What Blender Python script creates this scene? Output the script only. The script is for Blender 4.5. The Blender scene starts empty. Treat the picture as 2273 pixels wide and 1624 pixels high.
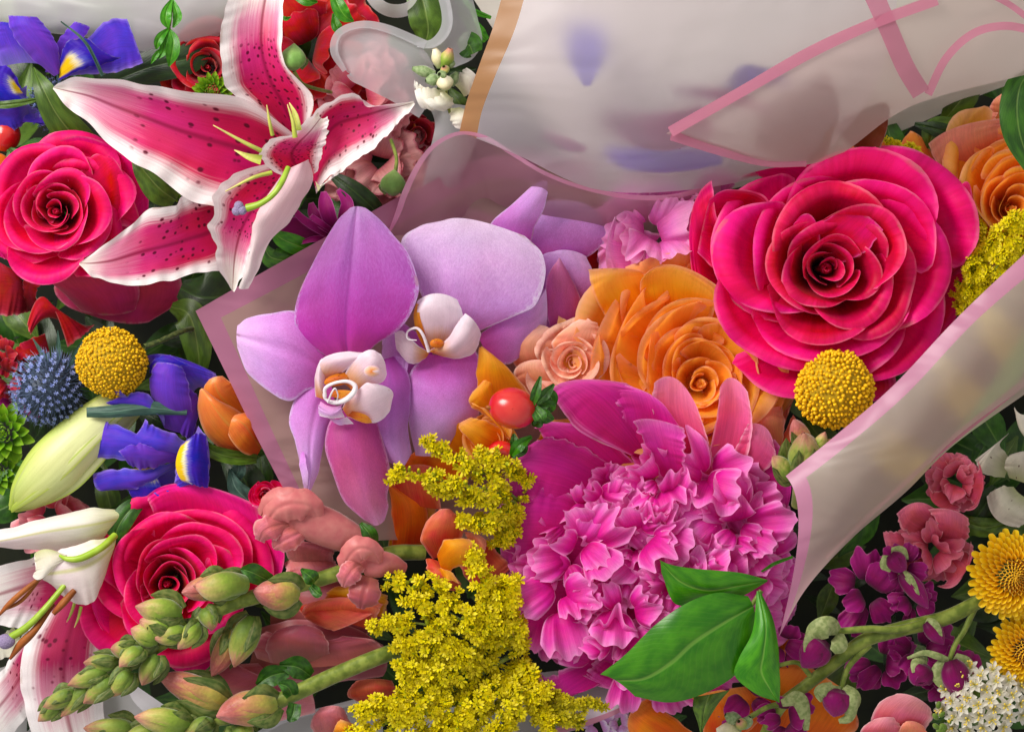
import bpy, math, random
import numpy as np
from mathutils import Vector, Matrix

S = bpy.context.scene
# ---------------------------------------------------------------- scale: 1 unit of drawing = 0.16 mm
K = 0.00016; CX = 1136.5; CY = 812.0; H = 5000.0

# ---------------------------------------------------------------- camera
cd = bpy.data.cameras.new('camera'); cam = bpy.data.objects.new('camera', cd)
S.collection.objects.link(cam); S.camera = cam
cam.location = (0, 0, H * K); cam.rotation_euler = (0, 0, 0)
cd.sensor_width = 36; cd.lens = 36 * H / 2273.0; cd.clip_start = 0.01; cd.clip_end = 50
cd.dof.use_dof = True; cd.dof.focus_distance = (H - 120) * K; cd.dof.aperture_fstop = 14

# ---------------------------------------------------------------- light
w = bpy.data.worlds.new('World'); S.world = w; w.use_nodes = True
bg = w.node_tree.nodes['Background']; bg.inputs[0].default_value = (1.0, 0.965, 0.93, 1); bg.inputs[1].default_value = 0.62
def area(name, loc, target, size, power, col):
    l = bpy.data.lights.new(name, 'AREA'); l.shape = 'SQUARE'; l.size = size; l.energy = power; l.color = col
    o = bpy.data.objects.new(name, l); S.collection.objects.link(o); o.location = loc
    d = Vector(target) - Vector(loc); o.rotation_euler = d.to_track_quat('-Z', 'Y').to_euler(); return o
area('window_light', (-0.62, 0.55, 0.62), (-0.02, 0.0, 0), 0.5, 14.5, (1, 0.955, 0.89))
S.view_settings.view_transform = 'Standard'; S.view_settings.look = 'None'
S.view_settings.exposure = 0; S.view_settings.gamma = 1
S.cycles.max_bounces = 10; S.cycles.diffuse_bounces = 4; S.cycles.transparent_max_bounces = 24
S.cycles.transmission_bounces = 8
S.cycles.use_denoising = True; S.cycles.sample_clamp_indirect = 6

# ---------------------------------------------------------------- node helpers
def lin(h):
    if isinstance(h, str):
        c = [int(h[i:i+2], 16) / 255 for i in (0, 2, 4)]
        return tuple((x / 12.92 if x <= 0.04045 else ((x + 0.055) / 1.055) ** 2.4) for x in c) + (1,)
    return tuple(h) + (1,)
class NB:
    def __init__(s, name):
        s.m = bpy.data.materials.new(name); s.m.use_nodes = True; s.t = s.m.node_tree; s.t.nodes.clear()
        s.out = s.t.nodes.new('ShaderNodeOutputMaterial')
    def n(s, ty, **kw):
        nd = s.t.nodes.new('ShaderNode' + ty)
        for k, v in kw.items():
            if k.startswith('_'): setattr(nd, k[1:], v)
        return nd
    def set(s, sock, v):
        if hasattr(v, 'links') or hasattr(v, 'is_linked'): s.t.links.new(v, sock)
        else: sock.default_value = v
    def math(s, op, a, b=0.0, c=None, clamp=False):
        nd = s.n('Math', _operation=op, _use_clamp=clamp); s.set(nd.inputs[0], a); s.set(nd.inputs[1], b)
        if c is not None: s.set(nd.inputs[2], c)
        return nd.outputs[0]
    def sstep(s, x, a, b):
        nd = s.n('MapRange', _interpolation_type='SMOOTHSTEP'); s.set(nd.inputs[0], x); s.set(nd.inputs[1], a); s.set(nd.inputs[2], b)
        return nd.outputs[0]
    def mix(s, f, a, b, mode='MIX'):
        nd = s.n('Mix', _data_type='RGBA', _blend_type=mode); s.set(nd.inputs[0], f); s.set(nd.inputs[6], a); s.set(nd.inputs[7], b)
        return nd.outputs[2]
    def ramp(s, f, stops):
        nd = s.n('ValToRGB'); s.set(nd.inputs[0], f); el = nd.color_ramp.elements
        while len(el) > 1: el.remove(el[-1])
        el[0].position = stops[0][0]; el[0].color = lin(stops[0][1])
        for p, c in stops[1:]:
            e = el.new(p); e.color = lin(c)
        return nd.outputs[0]
    def uv(s):
        nd = s.n('UVMap'); sp = s.n('SeparateXYZ'); s.t.links.new(nd.outputs[0], sp.inputs[0])
        s.uvo = nd.outputs[0]; s.u, s.v = sp.outputs[0], sp.outputs[1]
        s.e = s.math('ABSOLUTE', s.math('MULTIPLY_ADD', s.u, 2.0, -1.0))
        nd2 = s.n('ObjectInfo'); s.rand = nd2.outputs['Random']
        s.off = s.math('MULTIPLY', s.rand, 37.0)
        return s
    def uvnoise(s, su, sv, detail=2.0, rough=0.5):
        c = s.n('CombineXYZ'); s.set(c.inputs[0], s.math('MULTIPLY', s.u, su)); s.set(c.inputs[1], s.math('MULTIPLY', s.v, sv)); s.set(c.inputs[2], s.off)
        nd = s.n('TexNoise'); s.t.links.new(c.outputs[0], nd.inputs['Vector']); nd.inputs['Scale'].default_value = 1
        nd.inputs['Detail'].default_value = detail; nd.inputs['Roughness'].default_value = rough
        return nd.outputs[0]
    def onoise(s, scale, detail=2.0, stretch=None):
        nd = s.n('TexNoise'); g = s.n('NewGeometry')
        s.t.links.new(g.outputs['Position'], nd.inputs['Vector'])
        nd.inputs['Scale'].default_value = scale; nd.inputs['Detail'].default_value = detail
        return nd.outputs[0]
    def surf(s, col, rough=0.5, spec=0.3, trans=0.25, bump=None, bstr=0.2, bdist=0.0005, sheen=0.0, coat=0.0, tcol=None):
        p = s.n('BsdfPrincipled'); s.set(p.inputs['Base Color'], col); s.set(p.inputs['Roughness'], rough)
        p.inputs['Specular IOR Level'].default_value = spec; p.inputs['Sheen Weight'].default_value = sheen; p.inputs['Sheen Roughness'].default_value = 0.4
        p.inputs['Coat Weight'].default_value = coat; p.inputs['Coat Roughness'].default_value = 0.25
        if bump is not None:
            b = s.n('Bump'); s.set(b.inputs['Height'], bump); b.inputs['Strength'].default_value = bstr; b.inputs['Distance'].default_value = bdist
            s.t.links.new(b.outputs[0], p.inputs['Normal'])
        r = p.outputs[0]
        if trans > 0:
            t = s.n('BsdfTranslucent'); s.set(t.inputs[0], tcol if tcol is not None else col)
            mx = s.n('MixShader'); mx.inputs[0].default_value = trans
            s.t.links.new(r, mx.inputs[1]); s.t.links.new(t.outputs[0], mx.inputs[2]); r = mx.outputs[0]
        s.t.links.new(r, s.out.inputs[0]); return s.m

def petal_mat(name, stops, edge=None, vein=0.18, trans=0.3, rough=0.5, nz=0.12, mid=None, spots=None, back=None, veins=(40, 2), bstr=0.25, sheen=0.15, spec=0.2, blotch=0.16, hue=.05, rim=.16, grain=0.08):
    b = NB(name).uv()
    n1 = b.uvnoise(6, 4, 3); n2 = b.uvnoise(veins[0], veins[1], 3, 0.6)
    vv = b.math('ADD', b.v, b.math('MULTIPLY', b.math('SUBTRACT', n2, 0.5), nz * 1.6), clamp=True)
    c = b.ramp(vv, stops)
    if mid:   # colour along the midrib: (colour, half width)
        c = b.mix(b.math('MULTIPLY', b.math('SUBTRACT', 1.0, b.sstep(b.e, 0.0, mid[1])), mid[2] if len(mid) > 2 else 0.7), c, lin(mid[0]))
    if edge:  # (colour, start, end)
        ee = b.math('ADD', b.e, b.math('MULTIPLY', b.math('SUBTRACT', n2, 0.5), 0.25))
        c = b.mix(b.sstep(ee, edge[1], edge[2]), c, lin(edge[0]))
    if spots: # (colour, scale u, scale v, radius, vmin, vmax)
        cb = b.n('CombineXYZ'); b.set(cb.inputs[0], b.math('MULTIPLY', b.u, spots[1])); b.set(cb.inputs[1], b.math('MULTIPLY', b.v, spots[2])); b.set(cb.inputs[2], b.off)
        vo = b.n('TexVoronoi'); b.t.links.new(cb.outputs[0], vo.inputs['Vector']); vo.inputs['Scale'].default_value = 1; vo.inputs['Randomness'].default_value = 0.8
        sp = b.math('SUBTRACT', 1.0, b.sstep(vo.outputs['Distance'], spots[3] * 0.5, spots[3]))
        sp = b.math('MULTIPLY', sp, b.sstep(b.v, spots[5], spots[5] - 0.12)); sp = b.math('MULTIPLY', sp, b.sstep(b.e, 0.85, 0.7))
        sp = b.math('MULTIPLY', sp, b.sstep(n1, 0.26, 0.36))
        c = b.mix(sp, c, lin(spots[0]))
    k = b.math('MULTIPLY_ADD', b.math('SUBTRACT', n2, 0.5), vein * 2.2, 1.0)
    k = b.math('ADD', k, b.math('MULTIPLY', b.math('SUBTRACT', n1, 0.5), blotch * 2))
    k = b.math('ADD', k, b.math('MULTIPLY', b.math('SUBTRACT', b.rand, 0.5), 0.14))
    hs = b.n('HueSaturation'); b.set(hs.inputs['Color'], c); b.set(hs.inputs['Value'], k)
    b.set(hs.inputs['Hue'], b.math('MULTIPLY_ADD', b.math('SUBTRACT', b.uvnoise(3, 3, 2), 0.5), hue, 0.5)); c = hs.outputs[0]
    rm = b.math('MAXIMUM', b.sstep(b.v, .955, .995), b.sstep(b.e, .95, .995)); rm = b.math('MULTIPLY', rm, b.sstep(b.uvnoise(9, 9, 4), .35, .6))
    c = b.mix(b.math('MULTIPLY', rm, rim), c, (1, .86, .88, 1))
    bl = b.math('MULTIPLY', b.math('MAXIMUM', b.sstep(b.v, .93, .99), b.sstep(b.e, .93, .99)), b.sstep(b.uvnoise(7, 7, 4), .60, .66))
    c = b.mix(b.math('MULTIPLY', bl, .45), c, lin('a87858'))
    if back:
        g = b.n('NewGeometry'); c = b.mix(g.outputs['Backfacing'], c, lin(back))
    n3 = b.onoise(2600, 2)
    hs = b.n('HueSaturation'); b.set(hs.inputs['Color'], c); b.set(hs.inputs['Value'], b.math('MULTIPLY_ADD', b.math('SUBTRACT', b.onoise(5200, 1), .5), grain * 4, 1.0)); c = hs.outputs[0]
    bm = b.math('ADD', n2, b.math('MULTIPLY', n3, 0.35))
    bm = b.math('ADD', bm, b.math('MULTIPLY', n1, 1.2))
    return b.surf(c, rough=rough, spec=spec, trans=trans, bump=bm, bstr=bstr, bdist=0.0004, sheen=sheen)

def leaf_mat(name, dark, light, rough=0.38, vcol=None, trans=0.2):
    b = NB(name).uv()
    sv = b.n('CombineXYZ'); b.set(sv.inputs[0], b.math('MULTIPLY', b.v, 16.0)); 
    ph = b.math('SUBTRACT', b.math('MULTIPLY', b.v, 60.0), b.math('MULTIPLY', b.e, 22.0))
    side = b.math('POWER', b.math('ABSOLUTE', b.math('SINE', b.math('ADD', ph, b.math('MULTIPLY', b.uvnoise(3, 3), 6.0)))), 12.0)
    md = b.math('SUBTRACT', 1.0, b.sstep(b.e, 0.02, 0.07))
    n1 = b.uvnoise(5, 6, 4)
    c = b.mix(b.sstep(n1, 0.3, 0.7), lin(dark), lin(light))
    c = b.mix(b.math('MAXIMUM', b.math('MULTIPLY', md, 0.5), b.math('MULTIPLY', side, 0.05)), c, lin(vcol or light))
    k = b.math('MULTIPLY_ADD', b.math('SUBTRACT', b.rand, 0.5), 0.3, 1.0)
    hs = b.n('HueSaturation'); b.set(hs.inputs['Color'], c); b.set(hs.inputs['Value'], k)
    bm = b.math('SUBTRACT', n1, b.math('MULTIPLY', b.math('MAXIMUM', md, b.math('MULTIPLY', side, .25)), 0.6))
    return b.surf(hs.outputs[0], rough=rough, spec=0.45, trans=trans, bump=bm, bstr=0.35, bdist=0.0004)

def plain_mat(name, c1, c2, scale=600, rough=0.5, trans=0.0, bstr=0.4, spec=0.35, sheen=0.0, coat=0.0, lo=0.35, hi=0.65, detail=3):
    b = NB(name).uv(); n = b.onoise(scale, detail)
    k = b.math('MULTIPLY_ADD', b.math('SUBTRACT', b.rand, 0.5), 0.16, 1.0)
    hs = b.n('HueSaturation'); b.set(hs.inputs['Color'], b.mix(b.sstep(n, lo, hi), lin(c1), lin(c2))); b.set(hs.inputs['Value'], k)
    return b.surf(hs.outputs[0], rough=rough, spec=spec, trans=trans, bump=n, bstr=bstr, bdist=0.0004, sheen=sheen, coat=coat)

def vramp_mat(name, stops, scale=900, rough=0.5, trans=0.1, bstr=0.3, spec=0.3, sheen=0.2, streak=0.12):
    b = NB(name).uv(); n = b.onoise(scale, 3); n2 = b.uvnoise(14, 2, 3)
    c = b.ramp(b.math('ADD', b.v, b.math('MULTIPLY', b.math('SUBTRACT', n2, 0.5), streak * 2), clamp=True), stops)
    n4 = b.onoise(scale * .18, 3); k = b.math('MULTIPLY_ADD', b.math('SUBTRACT', n4, 0.5), 0.9, b.math('MULTIPLY_ADD', b.math('SUBTRACT', n, 0.5), 0.4, 1.0))
    hs = b.n('HueSaturation'); b.set(hs.inputs['Color'], c); b.set(hs.inputs['Value'], k)
    return b.surf(hs.outputs[0], rough=rough, spec=spec, trans=trans, bump=n, bstr=bstr, bdist=0.0004, sheen=sheen)

def film_mat(name, body, border, bw_u=None, bw_v=None, clear=0.14, refr=0.5, rough=0.38, edges='lrtb', opac=0.86, ior=1.3):
    """frosted wrapping film; printed border by UV distance to the sheet's edges"""
    b = NB(name).uv(); m = None
    if border:
        ds = []
        if bw_u:
            if 'l' in edges: ds.append(b.math('LESS_THAN', b.u, bw_u))
            if 'r' in edges: ds.append(b.math('GREATER_THAN', b.u, 1 - bw_u))
        if bw_v:
            if 'b' in edges: ds.append(b.math('LESS_THAN', b.v, bw_v))
            if 't' in edges: ds.append(b.math('GREATER_THAN', b.v, 1 - bw_v))
        m = ds[0]
        for d in ds[1:]: m = b.math('MAXIMUM', m, d)
    col = b.mix(m, lin(body), lin(border)) if m is not None else lin(body)
    rf = b.n('BsdfRefraction'); b.set(rf.inputs['Color'], b.mix(m, (1, 1, 1, 1), lin(border)) if m is not None else (0.97, 0.96, 0.96, 1)); rf.inputs['Roughness'].default_value = rough; rf.inputs['IOR'].default_value = ior
    tl = b.n('BsdfTranslucent'); b.set(tl.inputs[0], col)
    pr = b.n('BsdfPrincipled'); b.set(pr.inputs['Base Color'], col); pr.inputs['Roughness'].default_value = 0.42; pr.inputs['Specular IOR Level'].default_value = 0.35
    nz = b.n('TexNoise'); g = b.n('NewGeometry'); mp = b.n('Mapping'); mp.inputs['Scale'].default_value = (14, 34, 14); mp.inputs['Rotation'].default_value = (0, 0, .6)
    b.t.links.new(g.outputs['Position'], mp.inputs['Vector']); b.t.links.new(mp.outputs[0], nz.inputs['Vector']); nz.inputs['Scale'].default_value = 1; nz.inputs['Detail'].default_value = 2; nz.inputs['Distortion'].default_value = 1.2
    bp = b.n('Bump'); b.set(bp.inputs['Height'], nz.outputs[0]); bp.inputs['Strength'].default_value = .3; bp.inputs['Distance'].default_value = .012
    b.t.links.new(bp.outputs[0], pr.inputs['Normal']); pr.inputs['Roughness'].default_value = .34; pr.inputs['Specular IOR Level'].default_value = .55
    tr = b.n('BsdfTransparent')
    def mx(f, x, y):
        k = b.n('MixShader'); b.set(k.inputs[0], f); b.t.links.new(x, k.inputs[1]); b.t.links.new(y, k.inputs[2]); return k.outputs[0]
    a = mx(0.5, tl.outputs[0], pr.outputs[0])
    fr = b.math('MULTIPLY', m, -(refr - (1 - opac))) if m is not None else 0.0
    a = mx(b.math('ADD', fr, refr) if m is not None else refr, a, rf.outputs[0])
    a = mx(clear, a, tr.outputs[0])
    b.t.links.new(a, b.out.inputs[0]); return b.m

# ---------------------------------------------------------------- geometry helpers (drawing units: x right, y down, z up)
def P(v):
    v = np.asarray(v, float).reshape(-1, 3); f = (H - v[:, 2]) / H
    return np.stack([(v[:, 0] - CX) * K * f, (CY - v[:, 1]) * K * f, v[:, 2] * K], 1)
def Lc(v, c):
    """a rigid local shape (drawing units) standing at drawing point c"""
    v = np.asarray(v, float).reshape(-1, 3); f = (H - c[2]) / H; o = P([c])[0]
    return o + np.stack([v[:, 0], -v[:, 1], v[:, 2]], 1) * K * f
def cr(pts, n):
    p = np.asarray(pts, float); m = len(p)
    if m == 2: p = np.array([p[0], (p[0] + p[1]) / 2, p[1]]); m = 3
    q = np.vstack([2 * p[0] - p[1], p, 2 * p[-1] - p[-2]])
    t = np.linspace(0, m - 1, n + 1); i = np.minimum(t.astype(int), m - 2); f = (t - i)[:, None]
    a, b, c, d = q[i], q[i + 1], q[i + 2], q[i + 3]
    return 0.5 * (2 * b + (c - a) * f + (2 * a - 5 * b + 4 * c - d) * f ** 2 + (3 * b - a - 3 * c + d) * f ** 3)
def cr1(vals, n):
    a = np.asarray(vals, float); return np.interp(np.linspace(0, len(a) - 1, n + 1), np.arange(len(a)), a) if len(a) < 3 else cr(np.stack([a, a * 0, a * 0], 1), n)[:, 0]
def wob(seed, k=4, f0=1.0):
    r = random.Random(seed); cs = [(f0 * (1 + 0.9 * i) * r.uniform(.8, 1.2), r.uniform(0, 6.28), 1 / (1 + i * .7)) for i in range(k)]
    return lambda x: sum(a * np.sin(6.283 * f * x + p) for f, p, a in cs) / 1.8
def gridf(G):
    nv, nu = G.shape[:2]; V = G.reshape(-1, 3)
    i, j = np.meshgrid(np.arange(nv - 1), np.arange(nu - 1), indexing='ij'); a = (i * nu + j).ravel()
    F = np.stack([a, a + 1, a + nu + 1, a + nu], 1)
    u, v = np.meshgrid(np.linspace(0, 1, nu), np.linspace(0, 1, nv)); return V, F, np.stack([u.ravel(), v.ravel()], 1)
def cross(rails, nu):
    """rails: (nr, nv, 3) -> (nv, nu, 3) smooth across"""
    nr = len(rails); R = np.asarray(rails)
    if nr == 2: s = np.linspace(0, 1, nu)[None, :, None]; return R[0][:, None] * (1 - s) + R[1][:, None] * s
    if nr == 3:
        s = np.linspace(-1, 1, nu)[None, :, None]
        return R[0][:, None] * (s * (s - 1) / 2) + R[1][:, None] * (1 - s * s) + R[2][:, None] * (s * (s + 1) / 2)
    return np.stack([cr(R[:, i], nu - 1) for i in range(R.shape[1])], 0)
def loft(rails, nu=17, nv=36, ruff=0, rf=5, seed=0, wl=0, pw=2.0, crease=0):
    R = [cr(r, nv) for r in rails]; G = cross(R, nu); s = np.linspace(-1, 1, nu)[None]; v = np.linspace(0, 1, nv + 1)[:, None]
    if ruff or wl:
        a, b = wob(seed, 4, rf), wob(seed + 50, 4, rf); k = np.abs(s) ** pw * np.minimum(1, v * 4) * np.minimum(1, (1 - v) * 6 + .3)
        wv = np.where(s < 0, a(v + 0 * s), b(v + 0 * s))
        G[..., 2] += ruff * k * wv
        if wl:
            wv2 = np.where(s < 0, wob(seed + 9, 3, rf * 1.2)(v + 0 * s), wob(seed + 19, 3, rf * 1.2)(v + 0 * s))
            d = G - G[:, nu // 2:nu // 2 + 1]; L = np.linalg.norm(d[..., :2], axis=2, keepdims=True) + 1e-6
            G[..., :2] += d[..., :2] / L * (wl * k * wv2)[..., None]
    if crease: G[..., 2] -= crease * np.exp(-(s / 0.12) ** 2)
    V, F, U = gridf(G); return P(V), up_faces(G, F), U
def up_faces(G, F):
    """turn the petal's face side up"""
    a = G[1:, :-1] - G[:-1, :-1]; b = G[:-1, 1:] - G[:-1, :-1]
    return F if np.cross(b, a)[..., 2].sum() * -1 > 0 else F[:, ::-1]
def spine(pts, wd, cup=0.0, nu=11, nv=24, ruff=0, rf=4, seed=0, tilt=0.0, wr=None, crease=0, wl=0, fold=0):
    """petal or leaf along a curve, half widths wd, edges lifted by cup*width"""
    c = cr(pts, nv); a = np.maximum(cr1(wd, nv), 0.2); b = np.maximum(cr1(wr, nv), .2) if wr is not None else a
    t = np.gradient(c, axis=0); L = np.linalg.norm(t[:, :2], axis=1, keepdims=True) + 1e-6; nrm = np.stack([-t[:, 1], t[:, 0]], 1) / L
    s = np.linspace(-1, 1, nu)[None, :]; W = np.where(s < 0, a[:, None], b[:, None]); v = np.linspace(0, 1, nv + 1)[:, None]
    o = s * W; ww = wob(seed + 3, 4, rf * 1.3)(v + 0 * s) * np.abs(s) ** 3 * wl
    G = np.zeros((nv + 1, nu, 3)); G[..., :2] = c[:, None, :2] + nrm[:, None] * (o + ww * np.sign(s))[..., None]
    G[..., 2] = c[:, None, 2] + cup * W * s ** 2 + tilt * o + fold * np.abs(s) * W
    if ruff: G[..., 2] += ruff * np.abs(s) ** 2 * np.where(s < 0, wob(seed, 3, rf)(v + 0 * s), wob(seed + 7, 3, rf)(v + 0 * s))
    if crease: G[..., 2] -= crease * np.exp(-(s / .14) ** 2)
    V, F, U = gridf(G); return P(V), up_faces(G, F), U
def tube(pts, rad, ns=12, nv=24, lobes=0, lamp=0, flat=1.0, rigid=None, bump=0, seed=0, lpow=1):
    """tube through pts with radii; ends closed by small radii"""
    c = cr(pts, nv); r = np.maximum(cr1(rad, nv), 0.05)
    t = np.gradient(c, axis=0); t /= np.linalg.norm(t, axis=1, keepdims=True) + 1e-9
    up = np.array([0, 0, 1.0]); x = np.cross(t, up); bad = np.linalg.norm(x, axis=1) < .05; x[bad] = [1, 0, 0]
    x /= np.linalg.norm(x, axis=1, keepdims=True); y = np.cross(x, t)
    th = np.linspace(0, 2 * np.pi, ns + 1); rr = r[:, None] * (1 + lamp * np.abs(np.cos(th * lobes / 2)) ** lpow if lobes else 1)
    rr = rr * np.ones((1, ns + 1))
    if bump:
        rg = np.random.default_rng(seed); q = rg.normal(0, bump, (nv + 1, ns)); rr = rr + np.hstack([q, q[:, :1]]) * r[:, None]
    G = c[:, None] + x[:, None] * (rr * np.cos(th))[..., None] + y[:, None] * (rr * np.sin(th) * flat)[..., None]
    V, F, U = gridf(G); return (P(V) if rigid is None else Lc(V, rigid)), F, U
def rotz(a): c, s = math.cos(a), math.sin(a); return np.array([[c, -s, 0], [s, c, 0], [0, 0, 1]])
def rotx(a): c, s = math.cos(a), math.sin(a); return np.array([[1, 0, 0], [0, c, -s], [0, s, c]])
def roty(a): c, s = math.cos(a), math.sin(a); return np.array([[c, 0, s], [0, 1, 0], [-s, 0, c]])
def basis(d, roll=0.0):
    """rotation taking +z to d"""
    d = np.asarray(d, float); d = d / np.linalg.norm(d); h = np.array([0, 0, 1.0]) if abs(d[2]) < .95 else np.array([1.0, 0, 0])
    x = np.cross(h, d); x /= np.linalg.norm(x); y = np.cross(d, x); M = np.stack([x, y, d], 1); return M @ rotz(roll)
def many(tmpl, Ms, locs):
    V, F, U = tmpl; n = len(V); Ms = np.asarray(Ms); locs = np.asarray(locs)
    VV = np.einsum('nij,vj->nvi', Ms, V) + locs[:, None]; FF = F[None] + (np.arange(len(Ms)) * n)[:, None, None]
    return VV.reshape(-1, 3), FF.reshape(-1, F.shape[1]), np.tile(U, (len(Ms), 1))
def join(gs):
    V, F, U, o = [], [], [], 0
    for v, f, u in gs: V.append(v); F.append(f + o); U.append(u); o += len(v)
    return np.vstack(V), np.vstack(F), np.vstack(U)
def tolocal(g, c): return Lc(g[0], c), g[1], g[2]

# ---------------------------------------------------------------- objects
def mesh(name, geo, mat, parent=None, sub=0):
    """geo: (V,F,U) in world metres, or a list of (geo, mat)"""
    items = geo if isinstance(geo, list) else [(geo, mat)]
    V, F, U = join([g for g, _ in items]); 
    org = np.zeros(3)
    if parent is not None: org = np.array(parent['_o'])
    me = bpy.data.meshes.new(name); me.vertices.add(len(V)); me.vertices.foreach_set('co', (V - org).ravel())
    me.loops.add(F.size); me.loops.foreach_set('vertex_index', F.ravel().astype(np.int32))
    me.polygons.add(len(F)); me.polygons.foreach_set('loop_start', (np.arange(len(F)) * F.shape[1]).astype(np.int32)); me.polygons.foreach_set('loop_total', np.full(len(F), F.shape[1], np.int32))
    uvl = me.uv_layers.new(name='UVMap'); uvl.data.foreach_set('uv', U[F.ravel()].ravel().astype(np.float32))
    mats = []; mi = []
    for g, m in items:
        if m not in mats: mats.append(m)
        mi.append(np.full(len(g[1]), mats.index(m), np.int32))
    for m in mats: me.materials.append(m)
    me.polygons.foreach_set('material_index', np.concatenate(mi)); me.polygons.foreach_set('use_smooth', np.ones(len(F), bool))
    me.update(calc_edges=True)
    o = bpy.data.objects.new(name, me); S.collection.objects.link(o)
    if parent is not None: o.parent = parent
    o['_o'] = list(map(float, org)); return o
def tag(o, label, cat, group=None, kind=None):
    if label: o['label'] = label
    if cat: o['category'] = cat
    if group: o['group'] = group
    if kind: o['kind'] = kind
    return o
def thing(name, label, cat, at, group=None):
    o = bpy.data.objects.new(name, None); S.collection.objects.link(o); p = P([at])[0]; o.location = p; o['_o'] = list(map(float, p)); o.empty_display_size = 0.005
    return tag(o, label, cat, group)
def solo(name, label, cat, geo, mat, group=None, kind=None):
    """a thing that is one mesh; origin at its own centre"""
    g = geo[0][0] if isinstance(geo, list) else geo; c = g[0].mean(0)
    class _P(dict): pass
    o = mesh(name, geo, mat); me = o.data
    me.transform(Matrix.Translation(Vector(-c))); o.location = c; o['_o'] = list(map(float, c)); return tag(o, label, cat, group, kind)
# ---------------------------------------------------------------- materials
M = {}
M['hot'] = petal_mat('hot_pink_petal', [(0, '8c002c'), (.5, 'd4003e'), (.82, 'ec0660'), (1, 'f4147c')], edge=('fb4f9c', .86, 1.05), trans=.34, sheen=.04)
M['hot2'] = petal_mat('hot_pink_outer_petal', [(0, 'c40450'), (.5, 'ee0874'), (1, 'f61690')], edge=('f8509c', .88, 1.05), trans=.3, sheen=.04)
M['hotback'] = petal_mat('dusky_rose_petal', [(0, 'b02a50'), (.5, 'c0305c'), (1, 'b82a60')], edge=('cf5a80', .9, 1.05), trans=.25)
M['magenta_rose'] = petal_mat('magenta_rose_petal', [(0, '98002c'), (.5, 'd80040'), (.8, 'f00268'), (1, 'f8148c')], edge=('fa40a8', .86, 1.06), trans=.36, sheen=.04)
M['orange'] = petal_mat('orange_petal', [(0, 'fb8a00'), (.4, 'ffac18'), (.8, 'ffbc48'), (1, 'fdb878')], edge=('fbbe88', .85, 1.05), trans=.5, sheen=.04, vein=.12)
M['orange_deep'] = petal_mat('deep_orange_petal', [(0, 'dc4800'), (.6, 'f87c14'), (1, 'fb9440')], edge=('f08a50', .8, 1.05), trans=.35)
M['peach'] = petal_mat('peach_petal', [(0, 'f09060'), (.5, 'f6a888'), (1, 'f9c4ae')], edge=('fbd6c8', .8, 1.05), trans=.35)
M['salmon'] = petal_mat('salmon_petal', [(0, 'e07a48'), (.5, 'f0906c'), (1, 'f49a84')], edge=('f6a898', .8, 1.05), trans=.35)
M['coral'] = petal_mat('coral_petal', [(0, 'c83c24'), (.5, 'dc5a3c'), (1, 'e0705a')], edge=('e88a78', .8, 1.05), trans=.3)
M['peony'] = petal_mat('peony_pink_petal', [(0, 'cc0878'), (.4, 'e420a0'), (.75, 'f254c0'), (1, 'fa94dc')], edge=('f79ede', .82, 1.06), trans=.36, sheen=.04, veins=(34, 2))
M['peony_guard'] = petal_mat('peony_guard_petal', [(0, 'c4106a'), (.5, 'd81c96'), (.85, 'e044ae'), (1, 'e86cc0')], edge=('ea80c8', .85, 1.05), trans=.34, veins=(46, 1.5), vein=.22)
M['pink'] = petal_mat('bright_pink_petal', [(0, 'd83070'), (.5, 'ee5a98'), (1, 'f890c0')], edge=('fab4d2', .8, 1.05), trans=.36)
M['carn_lilac'] = petal_mat('lilac_pink_petal', [(0, 'd84aa8'), (.5, 'ee7ccc'), (1, 'f6a4dc')], edge=('fac0e8', .8, 1.05), trans=.4)
M['carn_pink'] = petal_mat('carnation_pink_petal', [(0, 'c03850'), (.5, 'e0647c'), (1, 'f0a0aa')], edge=('f6c0c4', .8, 1.05), trans=.3)
M['carn_pale'] = petal_mat('pale_carnation_petal', [(0, 'b85060'), (.5, 'd08488'), (.9, 'dba09e'), (1, 'b03050')], edge=('a02848', .94, 1.03), trans=.25)
M['red'] = petal_mat('red_petal', [(0, '6c000a'), (.5, 'b00414'), (1, 'cc1428')], edge=('d83048', .85, 1.05), trans=.28, sheen=.3)
M['darkred'] = petal_mat('dark_red_petal', [(0, '4a0008'), (.5, '8c0818'), (1, 'b0162a')], edge=('b83048', .88, 1.05), trans=.22)
M['lily'] = petal_mat('stargazer_petal', [(0, 'c00850'), (.3, 'cc0c58'), (.55, 'd42c74'), (.74, 'e490b0'), (.86, 'f2e2e2'), (1, 'f4f0e2')], edge=('f6eff0', .56, .9), mid=('8a0038', .10, .8),
    spots=('66002a', 12, 23, .33, 0, .66), trans=.3, nz=.12, back='e8c8d0', vein=.1, bstr=.2, veins=(60, 4))
M['lily_bg'] = petal_mat('stargazer_petal_pale', [(0, 'b01050'), (.4, 'b82a60'), (.65, 'd898ac'), (.85, 'f0e6e6'), (1, 'f2efe8')], edge=('f2ecee', .5, .85), mid=('901040', .12, .7),
    spots=('6e0030', 9, 18, .34, 0, .7), trans=.3, nz=.14, back='ece4e0', vein=.08, bstr=.15)
M['lily_white'] = petal_mat('lily_white_back', [(0, 'd8dc9a'), (.3, 'efece0'), (.7, 'f0e2e6'), (1, 'f4f0ea')], mid=('c8cc5a', .14, .6), trans=.3, vein=.08)
M['lily_fold'] = petal_mat('lily_fold_back', [(0, 'e8c4ce'), (.4, 'efd6dc'), (1, 'f2eaea')], trans=.3, vein=.08, blotch=.06)
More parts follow.
